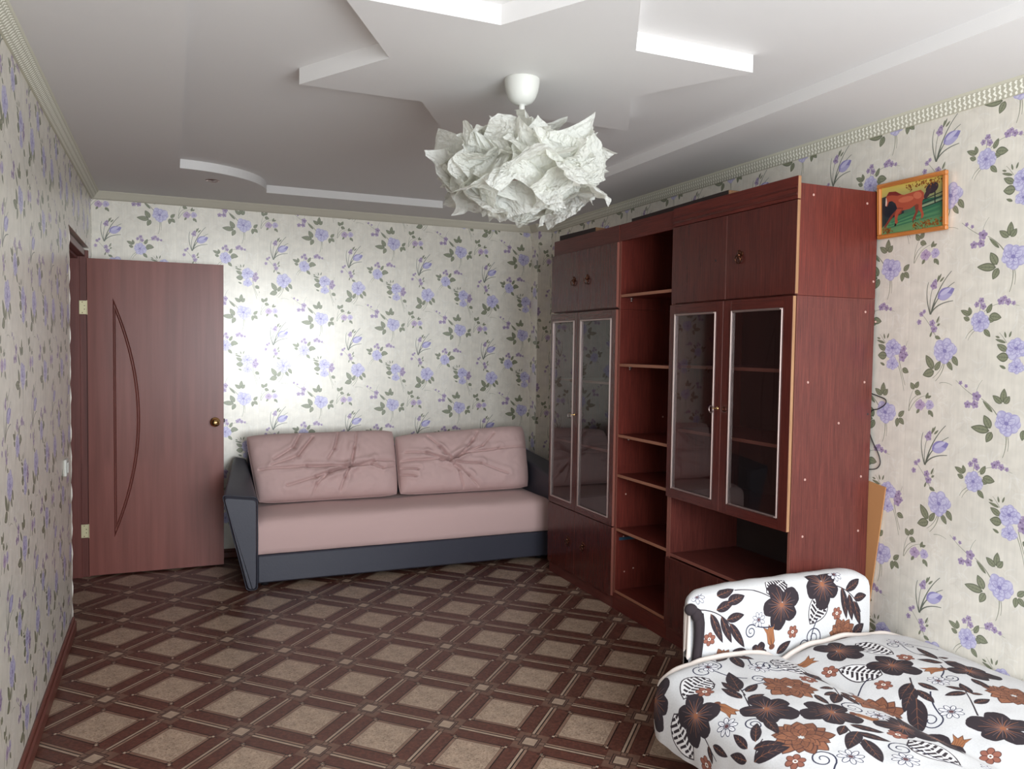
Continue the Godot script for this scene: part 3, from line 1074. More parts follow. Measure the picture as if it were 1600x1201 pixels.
	wn.position = v3(1.6, wy0, ZN + 0.1)
	add_child(wn, true)
	wn.set_meta("kind", "structure")
	for o in [[wx0, wx0 + 0.05, wy0, wy1], [wx1 - 0.05, wx1, wy0, wy1], [1.725, 1.775, wy0 + 0.05, wy1 - 0.05], [wx0 + 0.05, wx1 - 0.05, wy0, wy0 + 0.05], [wx0 + 0.05, wx1 - 0.05, wy1 - 0.05, wy1]]:
		part("frame_bar", bx(v3(o[0], o[2], ZN + 0.07), v3(o[1], o[3], ZN + 0.13), 0.004), M.white_plastic, wn)
	for o in [[wx0 + 0.05, 1.725], [1.775, wx1 - 0.05]]:
		var pn := MB.new()
		pn.face([v3(o[0], wy0 + 0.05, ZN + 0.1), v3(o[1], wy0 + 0.05, ZN + 0.1), v3(o[1], wy1 - 0.05, ZN + 0.1), v3(o[0], wy1 - 0.05, ZN + 0.1)], Vector3.FORWARD)
		part("pane", pn, M.clear_glass, wn)
	# skirtings
	for s in [["baseboard_left", v3(0, 0, z1 + 0.002), v3(0.02, 0.062, ZN), v3(0, 0.062, z1 + 0.002), v3(0.012, 0.082, ZN)],
			["baseboard_back", v3(0, 0, 0), v3(3.127, 0.044, 0.022), v3(0, 0.044, 0), v3(3.127, 0.062, 0.013)],
			["baseboard_right", v3(W - 0.02, 0, 0.123), v3(W, 0.044, ZN), v3(W - 0.012, 0.044, 0.123), v3(W, 0.062, ZN)]]:
		var mb := bx(s[1], s[2], 0.006)
		mb.box(s[3], s[4], 0.004)
		struct(s[0], mb, M.skirting)


func build_ceiling() -> void:
	struct("ceiling", bx(v3(-0.15, YU, -0.15), v3(W + 0.15, YU + 0.12, ZN + 0.15), 0.0), M.ceil)
	# lower border round the raised middle, its inner corners filled by quarter rounds
	var xl := 0.519
	var xr := 2.735
	var zb := 0.475
	var zf := 5.85
	var bd := MB.new()
	bd.box(v3(0, YB, 0), v3(xl, YU + 0.01, ZN), 0.0, 2)
	bd.box(v3(xr, YB, 0), v3(W, YU + 0.01, ZN), 0.0, 2)
	bd.box(v3(xl, YB, 0), v3(xr, YU + 0.01, zb), 0.0, 0)
	bd.box(v3(xl, YB, zf), v3(xr, YU + 0.01, ZN), 0.0, 0)
	for c in [[xl, zb, 1, 1], [xr, zb, -1, 1], [xl, zf, 1, -1], [xr, zf, -1, -1]]:
		var poly := PackedVector2Array([Vector2(c[0], c[1])])
		for i in 25:
			var a := PI * 0.5 * i / 24
			poly.append(Vector2(c[0] + c[2] * 0.515 * cos(a), c[1] + c[3] * 0.515 * sin(a)))
		bd.prism(poly, YB, YU + 0.01, func(a, b, d): return v3(a, d, b))
	struct("ceiling_border", bd, M.ceil)
	# six-pointed star round the lamp
	var st := PackedVector2Array()
	for i in 12:
		var a := deg_to_rad(30.0 * i)
		st.append(Vector2(1.62, 3.165) + Vector2(cos(a), sin(a)) * (0.472 if i % 2 == 0 else 0.818))
	struct("ceiling_star", MB.new().prism(st, 2.45, YU + 0.01, func(a, b, d): return v3(a, d, b)), M.ceil)
	# cornice
	var prof := [Vector2(0, 2.410), Vector2(0.007, 2.410), Vector2(0.013, 2.417), Vector2(0.026, 2.430), Vector2(0.036, 2.446), Vector2(0.044, 2.451), Vector2(0.047, 2.460)]
	var runs := [["cornice_left", v3(0, 0, ZN), Vector2(1, -1), v3(0, 0, 0), Vector2(1, 1), Vector2(1, 0), M.cornice],
		["cornice_back", v3(0, 0, 0), Vector2(1, 1), v3(3.127, 0, 0), Vector2(-1, 1), Vector2(0, 1), M.cornice_plain],
		["cornice_pipe_side", v3(3.127, 0, 0), Vector2(-1, 1), v3(3.127, 0, 0.123), Vector2(-1, 1), Vector2(-1, 0), M.cornice_plain],
		["cornice_pipe_front", v3(3.127, 0, 0.123), Vector2(-1, 1), v3(W, 0, 0.123), Vector2(-1, 1), Vector2(0, 1), M.cornice_plain],
		["cornice_right", v3(W, 0, 0.123), Vector2(-1, 1), v3(W, 0, ZN), Vector2(-1, -1), Vector2(-1, 0), M.cornice]]
	for r in runs:
		var len: float = (r[3] - r[1]).length()
		var mb := MB.new()
		mb.grid(1, 6, func(a, b):
			var p: Vector2 = prof[roundi(b * 6)]
			var m: Vector2 = r[2] if a < 0.5 else r[4]
			var q: Vector3 = r[1] if a < 0.5 else r[3]
			return q + v3(m.x * p.x, p.y, m.y * p.x), true, func(a, b): return Vector2(a * len, 1.0 - b))
		struct(r[0], mb, r[6])


func build_door() -> void:
	var d := Node3D.new()
	d.name = "door_1"
	d.position = v3(0, 0, 0.19)
	add_child(d, true)
	d.set_meta("kind", "structure")
	d.set_meta("label", "reddish brown door standing open against the back wall, a crescent groove in it")
	# jambs and head of the frame in the doorway
	var fr := bx(v3(-0.13, 0, 0.16), v3(-0.003, 2.06, 0.195), 0.002)
	fr.box(v3(-0.13, 0, 0.195), v3(-0.05, 2.02, 0.208), 0.002)
	part("door_post", fr, M.frame, d)
	part("door_post", bx(v3(-0.13, 0, 1.21), v3(-0.03, 2.06, 1.25), 0.002), M.frame, d)
	var hd := bx(v3(-0.13, 2.02, 0.196), v3(-0.02, 2.062, 1.209), 0.002, 2)
	hd.box(v3(-0.13, 2.005, 0.209), v3(-0.06, 2.02, 1.209), 0.002, 2)
	part("door_head", hd, M.frame, d)
	# leaf: its face carries two crescent grooves
	var x0 := -0.010
	var x1 := 0.791
	var zf := 0.213
	var lf := MB.new()
	var cres := func(k: float) -> PackedVector2Array:
		var p := PackedVector2Array()
		var xa := 0.133 + k
		var ya := 1.769 - 6.0 * k
		var yb := 0.243 + 6.0 * k
		var bulge := 0.153 - 2.3 * k
		for i in 25:
			p.append(Vector2(xa, lerpf(ya, yb, i / 24.0)))
		for i in range(1, 24):
			var s := i / 24.0
			p.append(Vector2(xa + bulge * (1.0 - pow(2.0 * s - 1.0, 2.0)), lerpf(yb, ya, s)))
		return p
	var out: PackedVector2Array = cres.call(0.0)
	# the plain face round the crescent, in two halves that meet above and below its points
	var left := PackedVector2Array([Vector2(x0, 0.01), Vector2(0.133, 0.01)])
	var right := PackedVector2Array([Vector2(0.133, 2.01), Vector2(x1, 2.01), Vector2(x1, 0.01), Vector2(0.133, 0.01)])
	for i in range(24, -1, -1):
		left.append(out[i])
	left.append_array(PackedVector2Array([Vector2(0.133, 2.01), Vector2(x0, 2.01)]))
	for i in range(24, 48):
		right.append(out[i])
	right.append(out[0])
	for poly in [left, right]:
		var tri := Geometry2D.triangulate_polygon(poly)
		for k in range(0, tri.size(), 3):
			lf.face([v3(poly[tri[k]].x, poly[tri[k]].y, zf), v3(poly[tri[k + 1]].x, poly[tri[k + 1]].y, zf), v3(poly[tri[k + 2]].x, poly[tri[k + 2]].y, zf)], Vector3.BACK)
	var rings := [[0.0, 0.0], [0.0032, -0.008], [0.0064, 0.0], [0.009, 0.0], [0.0122, -0.008], [0.0154, 0.0]]
	for k in 5:
		var a: PackedVector2Array = cres.call(rings[k][0])
		var b: PackedVector2Array = cres.call(rings[k + 1][0])
		for i in a.size():
			var j := (i + 1) % a.size()
			var q := [v3(a[i].x, a[i].y, zf + rings[k][1]), v3(a[j].x, a[j].y, zf + rings[k][1]), v3(b[j].x, b[j].y, zf + rings[k + 1][1]), v3(b[i].x, b[i].y, zf + rings[k + 1][1])]
			var nn: Vector3 = (q[1] - q[0]).cross(q[2] - q[0])
			if nn.length() < 1e-9:
				nn = (q[2] - q[0]).cross(q[3] - q[0])
			if nn.z < 0:
				nn = -nn
			lf.face(q, nn.normalized())
	var inn: PackedVector2Array = cres.call(0.0154)
	var ti := Geometry2D.triangulate_polygon(inn)
	for k in range(0, ti.size(), 3):
		lf.face([v3(inn[ti[k]].x, inn[ti[k]].y, zf), v3(inn[ti[k + 1]].x, inn[ti[k + 1]].y, zf), v3(inn[ti[k + 2]].x, inn[ti[k + 2]].y, zf)], Vector3.BACK)
	var zk := zf - 0.04
	lf.face([v3(x0, 0.01, zk), v3(x1, 0.01, zk), v3(x1, 2.01, zk), v3(x0, 2.01, zk)], Vector3.FORWARD)
	lf.face([v3(x0, 0.01, zk), v3(x0, 0.01, zf), v3(x0, 2.01, zf), v3(x0, 2.01, zk)], Vector3.LEFT)
	lf.face([v3(x1, 0.01, zk), v3(x1, 0.01, zf), v3(x1, 2.01, zf), v3(x1, 2.01, zk)], Vector3.RIGHT)
	lf.face([v3(x0, 2.01, zk), v3(x1, 2.01, zk), v3(x1, 2.01, zf), v3(x0, 2.01, zf)], Vector3.UP)
	lf.face([v3(x0, 0.01, zk), v3(x1, 0.01, zk), v3(x1, 0.01, zf), v3(x0, 0.01, zf)], Vector3.DOWN)
	var leaf := part("door_leaf", lf, M.door, d)
	# knob
	var kb := MB.new()
	kb.lathe([Vector2(0, 0), Vector2(0.031, 0), Vector2(0.032, 0.004), Vector2(0.026, 0.009), Vector2(0.012, 0.011), Vector2(0.010, 0.03), Vector2(0.018, 0.036), Vector2(0.026, 0.046), Vector2(0.027, 0.056), Vector2(0.022, 0.066), Vector2(0.010, 0.071), Vector2(0, 0.072)], v3(0.737, 0.97, zf), Vector3.BACK, 28)
	part("door_knob", kb, M.brass, leaf)
	part("latch", bx(v3(x1, 0.965, zk + 0.012), v3(x1 + 0.008, 0.99, zk + 0.028), 0.001), M.iron, leaf)
	for y in [1.703, 0.297]:
		var h := MB.new()
		h.box(v3(-0.054, y - 0.042, 0.208), v3(-0.012, y + 0.042, 0.211), 0.0005)
		h.tube([v3(-0.011, y - 0.044, 0.214), v3(-0.011, y + 0.044, 0.214)], 0.0045, 8)
		var hg := part("hinge", h, M.pale_brass, d)
		var sc := MB.new()
		for k in 4:
			sc.ball(v3(-0.032 + (0.007 if k % 3 else -0.005), y + 0.033 - 0.022 * k, 0.2112), v3(0.003, 0.003, 0.0006), 8, 4)
		part("screws", sc, M.bronze, hg)
	# light switch on the left wall
	var s := thing("light_switch", "small white light switch on the left wall beside the doorway", "switch", v3(0, 0.86, 1.5))
	part("plate", bx(v3(0, 0.845, 1.465), v3(0.012, 0.925, 1.545), 0.003), M.white_plastic, s)
	part("rocker", bx(v3(0.012, 0.86, 1.485), v3(0.018, 0.91, 1.525), 0.002), M.white_plastic, s)


# ---------------------------------------------------------------- sofa by the back wall

func build_sofa() -> void:
	var s := thing("sofa", "long pink sofa with dark grey vinyl base and arms along the back wall", "sofa", v3(1.94, 0, 0.45))
	# base
	var b := bx(v3(0.95, 0.028, 0.12), v3(2.935, 0.2, 0.815), 0.008, 0)
	part("base", b, M.vinyl, s)
	for p in [v3(1.0, 0, 0.74), v3(2.88, 0, 0.74), v3(1.0, 0, 0.2), v3(2.88, 0, 0.2)]:
		part("foot", MB.new().lathe([Vector2(0, 0), Vector2(0.022, 0), Vector2(0.024, 0.02), Vector2(0.02, 0.03), Vector2(0, 0.03)], p, Vector3.UP, 14), M.iron, s)
	part("backrest", bx(v3(0.95, 0.2, 0.06), v3(2.935, 0.76, 0.17), 0.02, 0), M.vinyl, s)
	# seat: a slab with a soft front edge and a slightly uneven top
	var ns := FastNoiseLite.new()
	ns.seed = 4
	ns.frequency = 1.6
	var prof := [Vector2(0.17, 0.2), Vector2(0.17, 0.425), Vector2(0.3, 0.432), Vector2(0.45, 0.436), Vector2(0.6, 0.438), Vector2(0.7, 0.436), Vector2(0.76, 0.43), Vector2(0.795, 0.418), Vector2(0.815, 0.398), Vector2(0.826, 0.36), Vector2(0.829, 0.3), Vector2(0.826, 0.24), Vector2(0.82, 0.21), Vector2(0.80, 0.201), Vector2(0.5, 0.2)]
	var st := MB.new()
	var f := func(a, c):
		var p: Vector2 = prof[roundi(c * 14)]
		var x := lerpf(0.953, 2.932, a)
		var e := pow(absf(2.0 * a - 1.0), 24.0)
		var dy := 0.0
		if p.y > 0.38 and p.x > 0.2:
			dy = 0.010 * ns.get_noise_2d(x, p.x * 1.5) - 0.012 * e
		return v3(x, p.y + dy, p.x + (0.006 * ns.get_noise_2d(x * 2.0, 9.0 + p.y * 3.0) if p.x > 0.8 else 0.0))
	st.grid(80, 14, f, false, func(a, c): return Vector2(a * 2.0, c * 0.8))
	for a in [0.0, 1.0]:
		var q := []
		for i in 15:
			q.append(f.call(a, i / 14.0))
		st.face(q, Vector3.LEFT if a < 0.5 else Vector3.RIGHT)
	part("seat_cushion", st, M.pink, s)
	# arms: narrow at the foot, broad and sloping at the top, leaning forward
	var arm := func(mx: float, sg: float) -> void:
		var rings := []
		for k in 6:
			var w: float = [0.0, 0.02, 0.35, 0.75, 0.975, 1.0][k]
			var ins: float = [0.018, 0.0, 0.0, 0.0, 0.0, 0.02][k]
			var tl := Vector2(lerpf(0.862, 0.743, w), lerpf(0.722, 0.588, w))
			var tr := Vector2(0.946, lerpf(0.702, 0.562, w))
			var br := Vector2(0.946, 0.004)
			var bl := Vector2(0.885, 0.004)
			var poly := PackedVector2Array()
			var cs := [bl, br, tr, tl]
			for i in 4:
				var c: Vector2 = cs[i]
				var u: Vector2 = (cs[(i + 3) % 4] - c).normalized()
				var v: Vector2 = (cs[(i + 1) % 4] - c).normalized()
				var rd := 0.022
				for j in 6:
					var tt := j / 5.0
					var q0 := c + u * rd
					var q1 := c + v * rd
					poly.append((q0 * (1 - tt) * (1 - tt) + c * 2 * tt * (1 - tt) + q1 * tt * tt) + (u + v) * ins * 0.6)
			rings.append([poly, lerpf(0.08, 0.872, w)])
		var mb := MB.new()
		var N := 24
		mb.grid(N, 5, func(a, c):
			var r: Array = rings[roundi(c * 5)]
			var p: Vector2 = r[0][roundi(a * N) % N]
			return v3(mx + sg * (p.x - 0.946), p.y, r[1]), sg < 0, func(a, c): return Vector2(a * 2.0, c), true)
		for k in [0, 5]:
			var q := []
			for p in rings[k][0]:
				q.append(v3(mx + sg * (p.x - 0.946), p.y, rings[k][1]))
			mb.face(q, Vector3.FORWARD if k == 0 else Vector3.BACK)
		var am := part("arm", mb, M.vinyl, s)
		# piping round the front panel
		var pt := []
		for i in N + 1:
			var p: Vector2 = rings[4][0][i % N]
			pt.append(v3(mx + sg * (p.x - 0.946), p.y, 0.8525))
		part("piping", MB.new().tube(pt, 0.003, 6, true), M.vinyl, am)
	arm.call(0.946, 1.0)
	arm.call(2.938, -1.0)
	# two loose back cushions
	cushion("sofa_back_cushion", "pink back cushion at the sofa's door end, folds fanning left from its tuft",
		[Vector3(0.988, 0.452, 0.46), Vector3(1.92, 0.452, 0.46), Vector3(1.925, 0.892, 0.29), Vector3(0.922, 0.882, 0.29)], 0.105, Vector2(0.66, 0.44),
		[[[0.66, 0.44], [0.5, 0.36], [0.4, 0.2], [0.36, 0.02]], [[0.66, 0.44], [0.35, 0.46], [0.04, 0.45]], [[0.66, 0.46], [0.69, 0.7], [0.73, 0.98]], [[0.66, 0.44], [0.8, 0.44], [0.88, 0.38], [0.99, 0.43]], [[0.66, 0.43], [0.82, 0.49], [0.98, 0.5]],
		[[0.64, 0.42], [0.6, 0.28], [0.56, 0.1]], [[0.34, 0.95], [0.28, 0.75], [0.14, 0.58]], [[0.42, 0.9], [0.3, 0.62], [0.12, 0.5]], [[0.6, 0.96], [0.55, 0.7], [0.5, 0.56]], [[0.62, 0.43], [0.4, 0.3], [0.2, 0.2]]], 3, 0.0)
	cushion("sofa_back_cushion", "pink back cushion at the sofa's cabinet end, pinched by a deep tuft",
		[Vector3(1.932, 0.452, 0.46), Vector3(2.922, 0.452, 0.46), Vector3(2.94, 0.90, 0.29), Vector3(1.936, 0.85, 0.29)], 0.105, Vector2(0.36, 0.47),
		[[[0.36, 0.47], [0.48, 0.58], [0.62, 0.66], [0.72, 0.86]], [[0.36, 0.47], [0.5, 0.57], [0.75, 0.6], [0.98, 0.62]], [[0.36, 0.47], [0.42, 0.3], [0.46, 0.03]], [[0.36, 0.47], [0.3, 0.5], [0.02, 0.52]], [[0.36, 0.47], [0.2, 0.62], [0.05, 0.66]],
		[[0.4, 0.4], [0.5, 0.2], [0.58, 0.04]], [[0.38, 0.5], [0.3, 0.7], [0.22, 0.9]], [[0.4, 0.44], [0.6, 0.38], [0.8, 0.2]], [[0.42, 0.5], [0.55, 0.76], [0.6, 0.9]], [[0.02, 0.4], [0.12, 0.36]], [[0.01, 0.3], [0.1, 0.25]]], 8, 0.02)


func cushion(called: String, label: String, cs: Array, thick: float, tuft: Vector2, folds: Array, sd: int, puff: float) -> void:
	var base: Vector3 = (cs[0] + cs[1]) * 0.5 + v3(0, -0.0, 0)
	var o := thing(called, label, "cushion", base, "loose back cushions of the pink sofa")
	var nn: Vector3 = ((cs[1] - cs[0]) as Vector3).cross(cs[3] - cs[0]).normalized()
	var ns := FastNoiseLite.new()
	ns.seed = sd
	ns.frequency = 2.2
	ns.fractal_octaves = 3
	var asp := 2.2
	var segs := []
	for fo in folds:
		for i in fo.size() - 1:
			segs.append([Vector2(fo[i][0] * asp, fo[i][1]), Vector2(fo[i + 1][0] * asp, fo[i + 1][1]), 1.0 - 0.75 * i / maxf(fo.size() - 1.0, 1.0)])
	var tf := Vector2(tuft.x * asp, tuft.y)
	var shape := func(side: float) -> Callable:
		return func(a, c):
			# square outline with rounded corners
			var u: float = a * 2.0 - 1.0
			var w: float = c * 2.0 - 1.0
			var kx := 1.0 - 0.018 * pow(absf(w), 6.0)
			var ky := 1.0 - 0.05 * pow(absf(u), 10.0)
			var p: Vector3 = (cs[0].lerp(cs[1], 0.5 + 0.5 * u * kx)).lerp(cs[3].lerp(cs[2], 0.5 + 0.5 * u * kx), 0.5 + 0.5 * w * ky)
			var t: float = thick * pow(maxf(0.0, 1.0 - pow(absf(u), 8.0)), 0.5) * pow(maxf(0.0, 1.0 - pow(absf(w), 4.0)), 0.5)
			var dz := 0.0
			if side > 0.0:
				var q := Vector2(a * asp, c)
				var fade := clampf(t / thick * 1.2, 0.0, 1.0)
				for s in segs:
					var e: Vector2 = s[1] - s[0]
					var k := clampf((q - s[0]).dot(e) / e.length_squared(), 0.0, 1.0)
					var dv: Vector2 = q - s[0] - e * k
					var dd := dv.length()
					if dd < 0.2:
						var sg := signf(e.cross(dv))
						dz -= s[2] * (0.027 * exp(-pow(dd / 0.015, 2.0)) - 0.009 * exp(-pow((dd - 0.055 * (1.0 + 0.3 * sg)) / 0.035, 2.0)))
				dz -= 0.035 * exp(-q.distance_squared_to(tf) / 0.02)
				dz += 0.009 * ns.get_noise_2d(q.x * 1.1, q.y * 1.1) + puff * exp(-pow((c - 0.9) / 0.2, 2.0)) * exp(-pow((a - 0.82) / 0.2, 2.0))
				dz *= fade
			return p + nn * (side * t + dz)
	var mb := MB.new()
	mb.grid(220, 110, shape.call(1.0), false, func(a, c): return Vector2(a, c * 0.45))
	mb.grid(40, 20, shape.call(-0.8), true, func(a, c): return Vector2(a, c * 0.45))
	var cv := part("cover", mb, M.pink, o)
	var rim := []
	for i in 81:
		var k := i % 80
		var s := (k % 20) / 20.0
		var p: Array = [[s, 0.0], [1.0, s], [1.0 - s, 1.0], [0.0, 1.0 - s]][k / 20]
		rim.append((shape.call(-0.8) as Callable).call(p[0], p[1]))
	part("seam", MB.new().tube(rim, 0.002, 6, true), M.pink, cv)


# ---------------------------------------------------------------- wall unit along the right wall

func pull(parent: Node, y: float, z: float, xd: float) -> void:
	# small cast rosette with a drop ring
	var m := MB.new()
	for i in 4:
		var a := PI * 0.5 * i + 0.4
		m.ball(v3(xd - 0.002, y + 0.014 * sin(a), z + 0.014 * cos(a)), v3(0.003, 0.011, 0.011), 10, 6)
	m.ball(v3(xd - 0.005, y, z), v3(0.009, 0.007, 0.007), 10, 6)
	var h := part("handle", m, M.bronze, parent)
	part("ring", MB.new().ring(v3(xd - 0.012, y - 0.02, z), v3(1, 0.3, 0), 0.017, 0.003), M.bronze, h)


func key(parent: Node, y: float, z: float, xd: float) -> void:
	var m := MB.new()
	m.lathe([Vector2(0, 0), Vector2(0.009, 0), Vector2(0.008, 0.002), Vector2(0.004, 0.003), Vector2(0.0035, 0.024), Vector2(0, 0.025)], v3(xd, y, z), Vector3.LEFT, 12)
	var k := part("key", m, M.brass, parent)
	part("key_bow", MB.new().ring(v3(xd - 0.036, y - 0.003, z), v3(0.35, 0.1, 1), 0.016, 0.0028), M.steel, k)


func solid_door(parent: Node, y0: float, y1: float, z0: float, z1: float, xd: float, edge: Material = null) -> MeshInstance3D:
	var d := part("door", bx(v3(xd, y0, z0), v3(xd + 0.0165, y1, z1), 0.0008), M.wood_front, parent)
	part("edge_strip", bx(v3(xd + 0.001, y0 + 0.001, z1), v3(xd + 0.0155, y1 - 0.001, z1 + 0.0012), 0.0004), edge if edge else M.edge_red, d)
	return d


func glass_door(parent: Node, y0: float, y1: float, z0: float, z1: float, g: Array, xd: float, edge: Material = null) -> MeshInstance3D:
	# wooden frame, pane and a narrow metal bead round the pane; g = y0, y1, z0, z1 of the opening
	var m := MB.new()
	var xb := xd + 0.0165
	m.box(v3(xd, y0, z0), v3(xb, y1, g[2]), 0.0008)
	m.box(v3(xd, y0, g[3]), v3(xb, y1, z1), 0.0008)
	m.box(v3(xd, y0, g[2]), v3(xb, g[0], g[3]), 0.0, 2)
	m.box(v3(xd, g[1], g[2]), v3(xb, y1, g[3]), 0.0, 2)
	var d := part("door", m, M.wood_front, parent)
	var b := MB.new()
	var w := 0.0095
	var xo := xd - 0.006
	b.box(v3(xo, g[0], g[2]), v3(xd + 0.008, g[1], g[2] + w), 0.003)
	b.box(v3(xo, g[0], g[3] - w), v3(xd + 0.008, g[1], g[3]), 0.003)
	b.box(v3(xo, g[0], g[2] + w), v3(xd + 0.008, g[0] + w, g[3] - w), 0.003)
	b.box(v3(xo, g[1] - w, g[2] + w), v3(xd + 0.008, g[1], g[3] - w), 0.003)
	part("glazing_bead", b, M.steel, d)
	var p := MB.new()
	p.face([v3(xd + 0.006, g[0] + 0.004, g[2] + 0.004), v3(xd + 0.006, g[0] + 0.004, g[3] - 0.004), v3(xd + 0.006, g[1] - 0.004, g[3] - 0.004), v3(xd + 0.006, g[1] - 0.004, g[2] + 0.004)], Vector3.LEFT)
	part("pane", p, M.glass, d)
	part("edge_strip", bx(v3(xd + 0.001, y0 + 0.001, z1), v3(xd + 0.0155, y1 - 0.001, z1 + 0.0012), 0.0004), edge if edge else M.edge_red, d)
	return d


var veneer: Material


func board(parent: Node, called: String, a: Vector3, b: Vector3, g := 1, edge: Material = null) -> MeshInstance3D:
	var p := part(called, bx(a, b, 0.0008, g), veneer if veneer else M.wood, parent)
	if edge:
		part("front_edge", bx(v3(a.x - 0.0014, a.y + 0.0006, a.z + 0.0006), v3(a.x, b.y - 0.0006, b.z - 0.0006), 0.0005, 2), edge, p)
	return p


func carcass(t: Node, y0: float, y1: float, z0: float, z1: float, back: Material, th := 0.0165) -> void:
	var xb := W - 0.012
	board(t, "side_panel", v3(XF, y0, z0), v3(xb, y1, z0 + th), 1, M.edge_red)
	board(t, "side_panel", v3(XF, y0, z1 - th), v3(xb, y1, z1), 1, M.edge_red)
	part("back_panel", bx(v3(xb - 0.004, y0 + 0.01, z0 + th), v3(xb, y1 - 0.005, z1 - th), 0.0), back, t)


func build_cabinets() -> void:
	var za := 1.07
	var zb := 1.905
	var zc := 2.44
	var zd := 3.306
	var xb := W - 0.0165
	var th := 0.0165
	var xm := (XF + W) * 0.5
	# --- far glass-door cabinet
	var t := thing("glass_door_cabinet", "dark red cabinet beside the sofa, two glazed doors above two plain doors", "cabinet", v3(xm, 0, (za + zb) * 0.5), "wall unit of dark red veneer")
	carcass(t, 0.0, 1.715, za, zb, M.wood_back)
	board(t, "plinth", v3(XF - 0.004, 0, za + 0.001), v3(XF + 0.012, 0.068, zb - 0.001), 2)
	for y in [0.07, 0.46, 0.88, 1.28, 1.695]:
		board(t, "shelf", v3(XF + 0.03, y, za + th), v3(xb, y + 0.016, zb - th), 2, M.edge_red)
	var xd := 2.789
	var sm := 1.447
	var d := solid_door(t, 0.072, 0.468, za, sm - 0.0015, xd)
	pull(d, 0.275, 1.365, xd)
	d = solid_door(t, 0.072, 0.468, sm + 0.0015, zb - 0.002, xd)
	pull(d, 0.285, 1.566, xd)
	d = glass_door(t, 0.474, 1.716, za, sm - 0.0015, [0.512, 1.668, 1.10, 1.402], xd)
	key(d, 1.078, 1.425, xd)
	glass_door(t, 0.474, 1.716, sm + 0.0015, zb - 0.002, [0.512, 1.668, 1.482, 1.858], xd)
	# --- its top box
	t = thing("top_cabinet", "closed two-door top box nearest the back wall, a thin board lying on it", "cabinet", v3(xm, 1.72, (za + zb) * 0.5), "wall unit of dark red veneer")
	carcass(t, 1.722, 2.165, za, zb, M.wood_back)
	board(t, "bottom_panel", v3(XF + 0.002, 1.722, za + th), v3(xb, 1.738, zb - th), 2)
	board(t, "top_panel", v3(XF + 0.002, 2.149, za + th), v3(xb, 2.165, zb - th), 2)
	board(t, "fascia", v3(XF - 0.006, 2.098, za + 0.004), v3(XF + 0.010, 2.192, zb - 0.004), 2)
	d = solid_door(t, 1.728, 2.095, za, sm - 0.0015, xd)
	pull(d, 1.918, 1.385, xd)
	d = solid_door(t, 1.728, 2.095, sm + 0.0015, zb - 0.002, xd)
	pull(d, 1.918, 1.56, xd)
	# --- open shelves
	veneer = M.wood_red
	t = thing("open_shelf_unit", "narrow open shelf unit between the two glass door cabinets, shelves empty", "shelf unit", v3(xm, 0, (zb + zc) * 0.5), "wall unit of dark red veneer")
	var za2 := zb + 0.001
	carcass(t, 0.0, 1.715, za2, zc, M.wood_back)
	board(t, "plinth", v3(XF - 0.004, 0, za2 + 0.001), v3(XF + 0.012, 0.092, zc - 0.001), 2)
	for y in [0.094, 0.452, 0.762, 0.990, 1.392]:
		var sh := board(t, "shelf", v3(XF + 0.002, y, za2 + th), v3(xb, y + 0.017, zc - th), 2, M.shelf_edge)
		if y > 0.5:
			var sp := bx(v3(XF + 0.06, y - 0.012, za2 + th), v3(XF + 0.075, y - 0.0002, za2 + th + 0.014), 0.003)
			sp.lathe([Vector2(0, 0), Vector2(0.006, 0), Vector2(0.006, 0.006), Vector2(0, 0.008)], v3(XF + 0.068, y - 0.016, za2 + th), Vector3.BACK, 10)
			part("shelf_support", sp, M.steel, sh)
	part("bracket", bx(v3(XF + 0.02, 0.395, za2 + th), v3(XF + 0.14, 0.412, za2 + th + 0.004), 0.001), M.blue, t, "dark blue strip on the inside of the side panel")
	for q in [[1.1, 0.3], [0.66, 0.06], [0.415, 0.05], [0.21, 0.06], [0.225, 0.12]]:
		part("screw_cap", MB.new().ball(v3(XF + q[1], q[0], za2 + th), v3(0.005, 0.005, 0.0016), 8, 4), M.cap, t)
	# --- its top
	t = thing("top_shelf_unit", "open top box of the wall unit between two closed top boxes, one empty compartment", "shelf unit", v3(xm, 1.72, (zb + zc) * 0.5), "wall unit of dark red veneer")
	carcass(t, 1.716, 2.165, za2, zc, M.wood_back)
	board(t, "top_panel", v3(XF + 0.012, 2.145, za2 + th), v3(xb, 2.161, zc - th), 2)
	board(t, "fascia", v3(XF - 0.004, 2.098, za2 + 0.003), v3(XF + 0.012, 2.192, zc - 0.003), 2)
	var s2 := board(t, "shelf", v3(XF + 0.002, 1.782, za2 + th), v3(xb, 1.799, zc - th), 2, M.shelf_edge)
	var sp2 := bx(v3(XF + 0.06, 1.77, za2 + th), v3(XF + 0.075, 1.7818, za2 + th + 0.014), 0.003)
	sp2.lathe([Vector2(0, 0), Vector2(0.006, 0), Vector2(0.006, 0.006), Vector2(0, 0.008)], v3(XF + 0.068, 1.764, za2 + th), Vector3.BACK, 10)
	part("shelf_support", sp2, M.steel, s2)
	veneer = null
	# --- near glass-door cabinet with an open niche
	t = thing("glass_door_cabinet", "dark red cabinet beside the bed, two glazed doors over an open niche", "cabinet", v3(xm, 0, (zc + zd) * 0.5), "wall unit of dark red veneer")
	var zc2 := zc + 0.001
	carcass(t, 0.0, 1.716, zc2, zd, M.wood_back)
	board(t, "plinth", v3(XF - 0.004, 0, zc2 + 0.001), v3(XF + 0.012, 0.075, zd - 0.001), 2)
	for y in [0.076, 0.438, 0.752, 1.076, 1.398, 1.698]:
		board(t, "shelf", v3(XF + (0.001 if y < 0.8 else 0.03), y, zc2 + th), v3(xb, y + 0.0165, zd - th), 2, M.edge_red)
	sm = 2.866
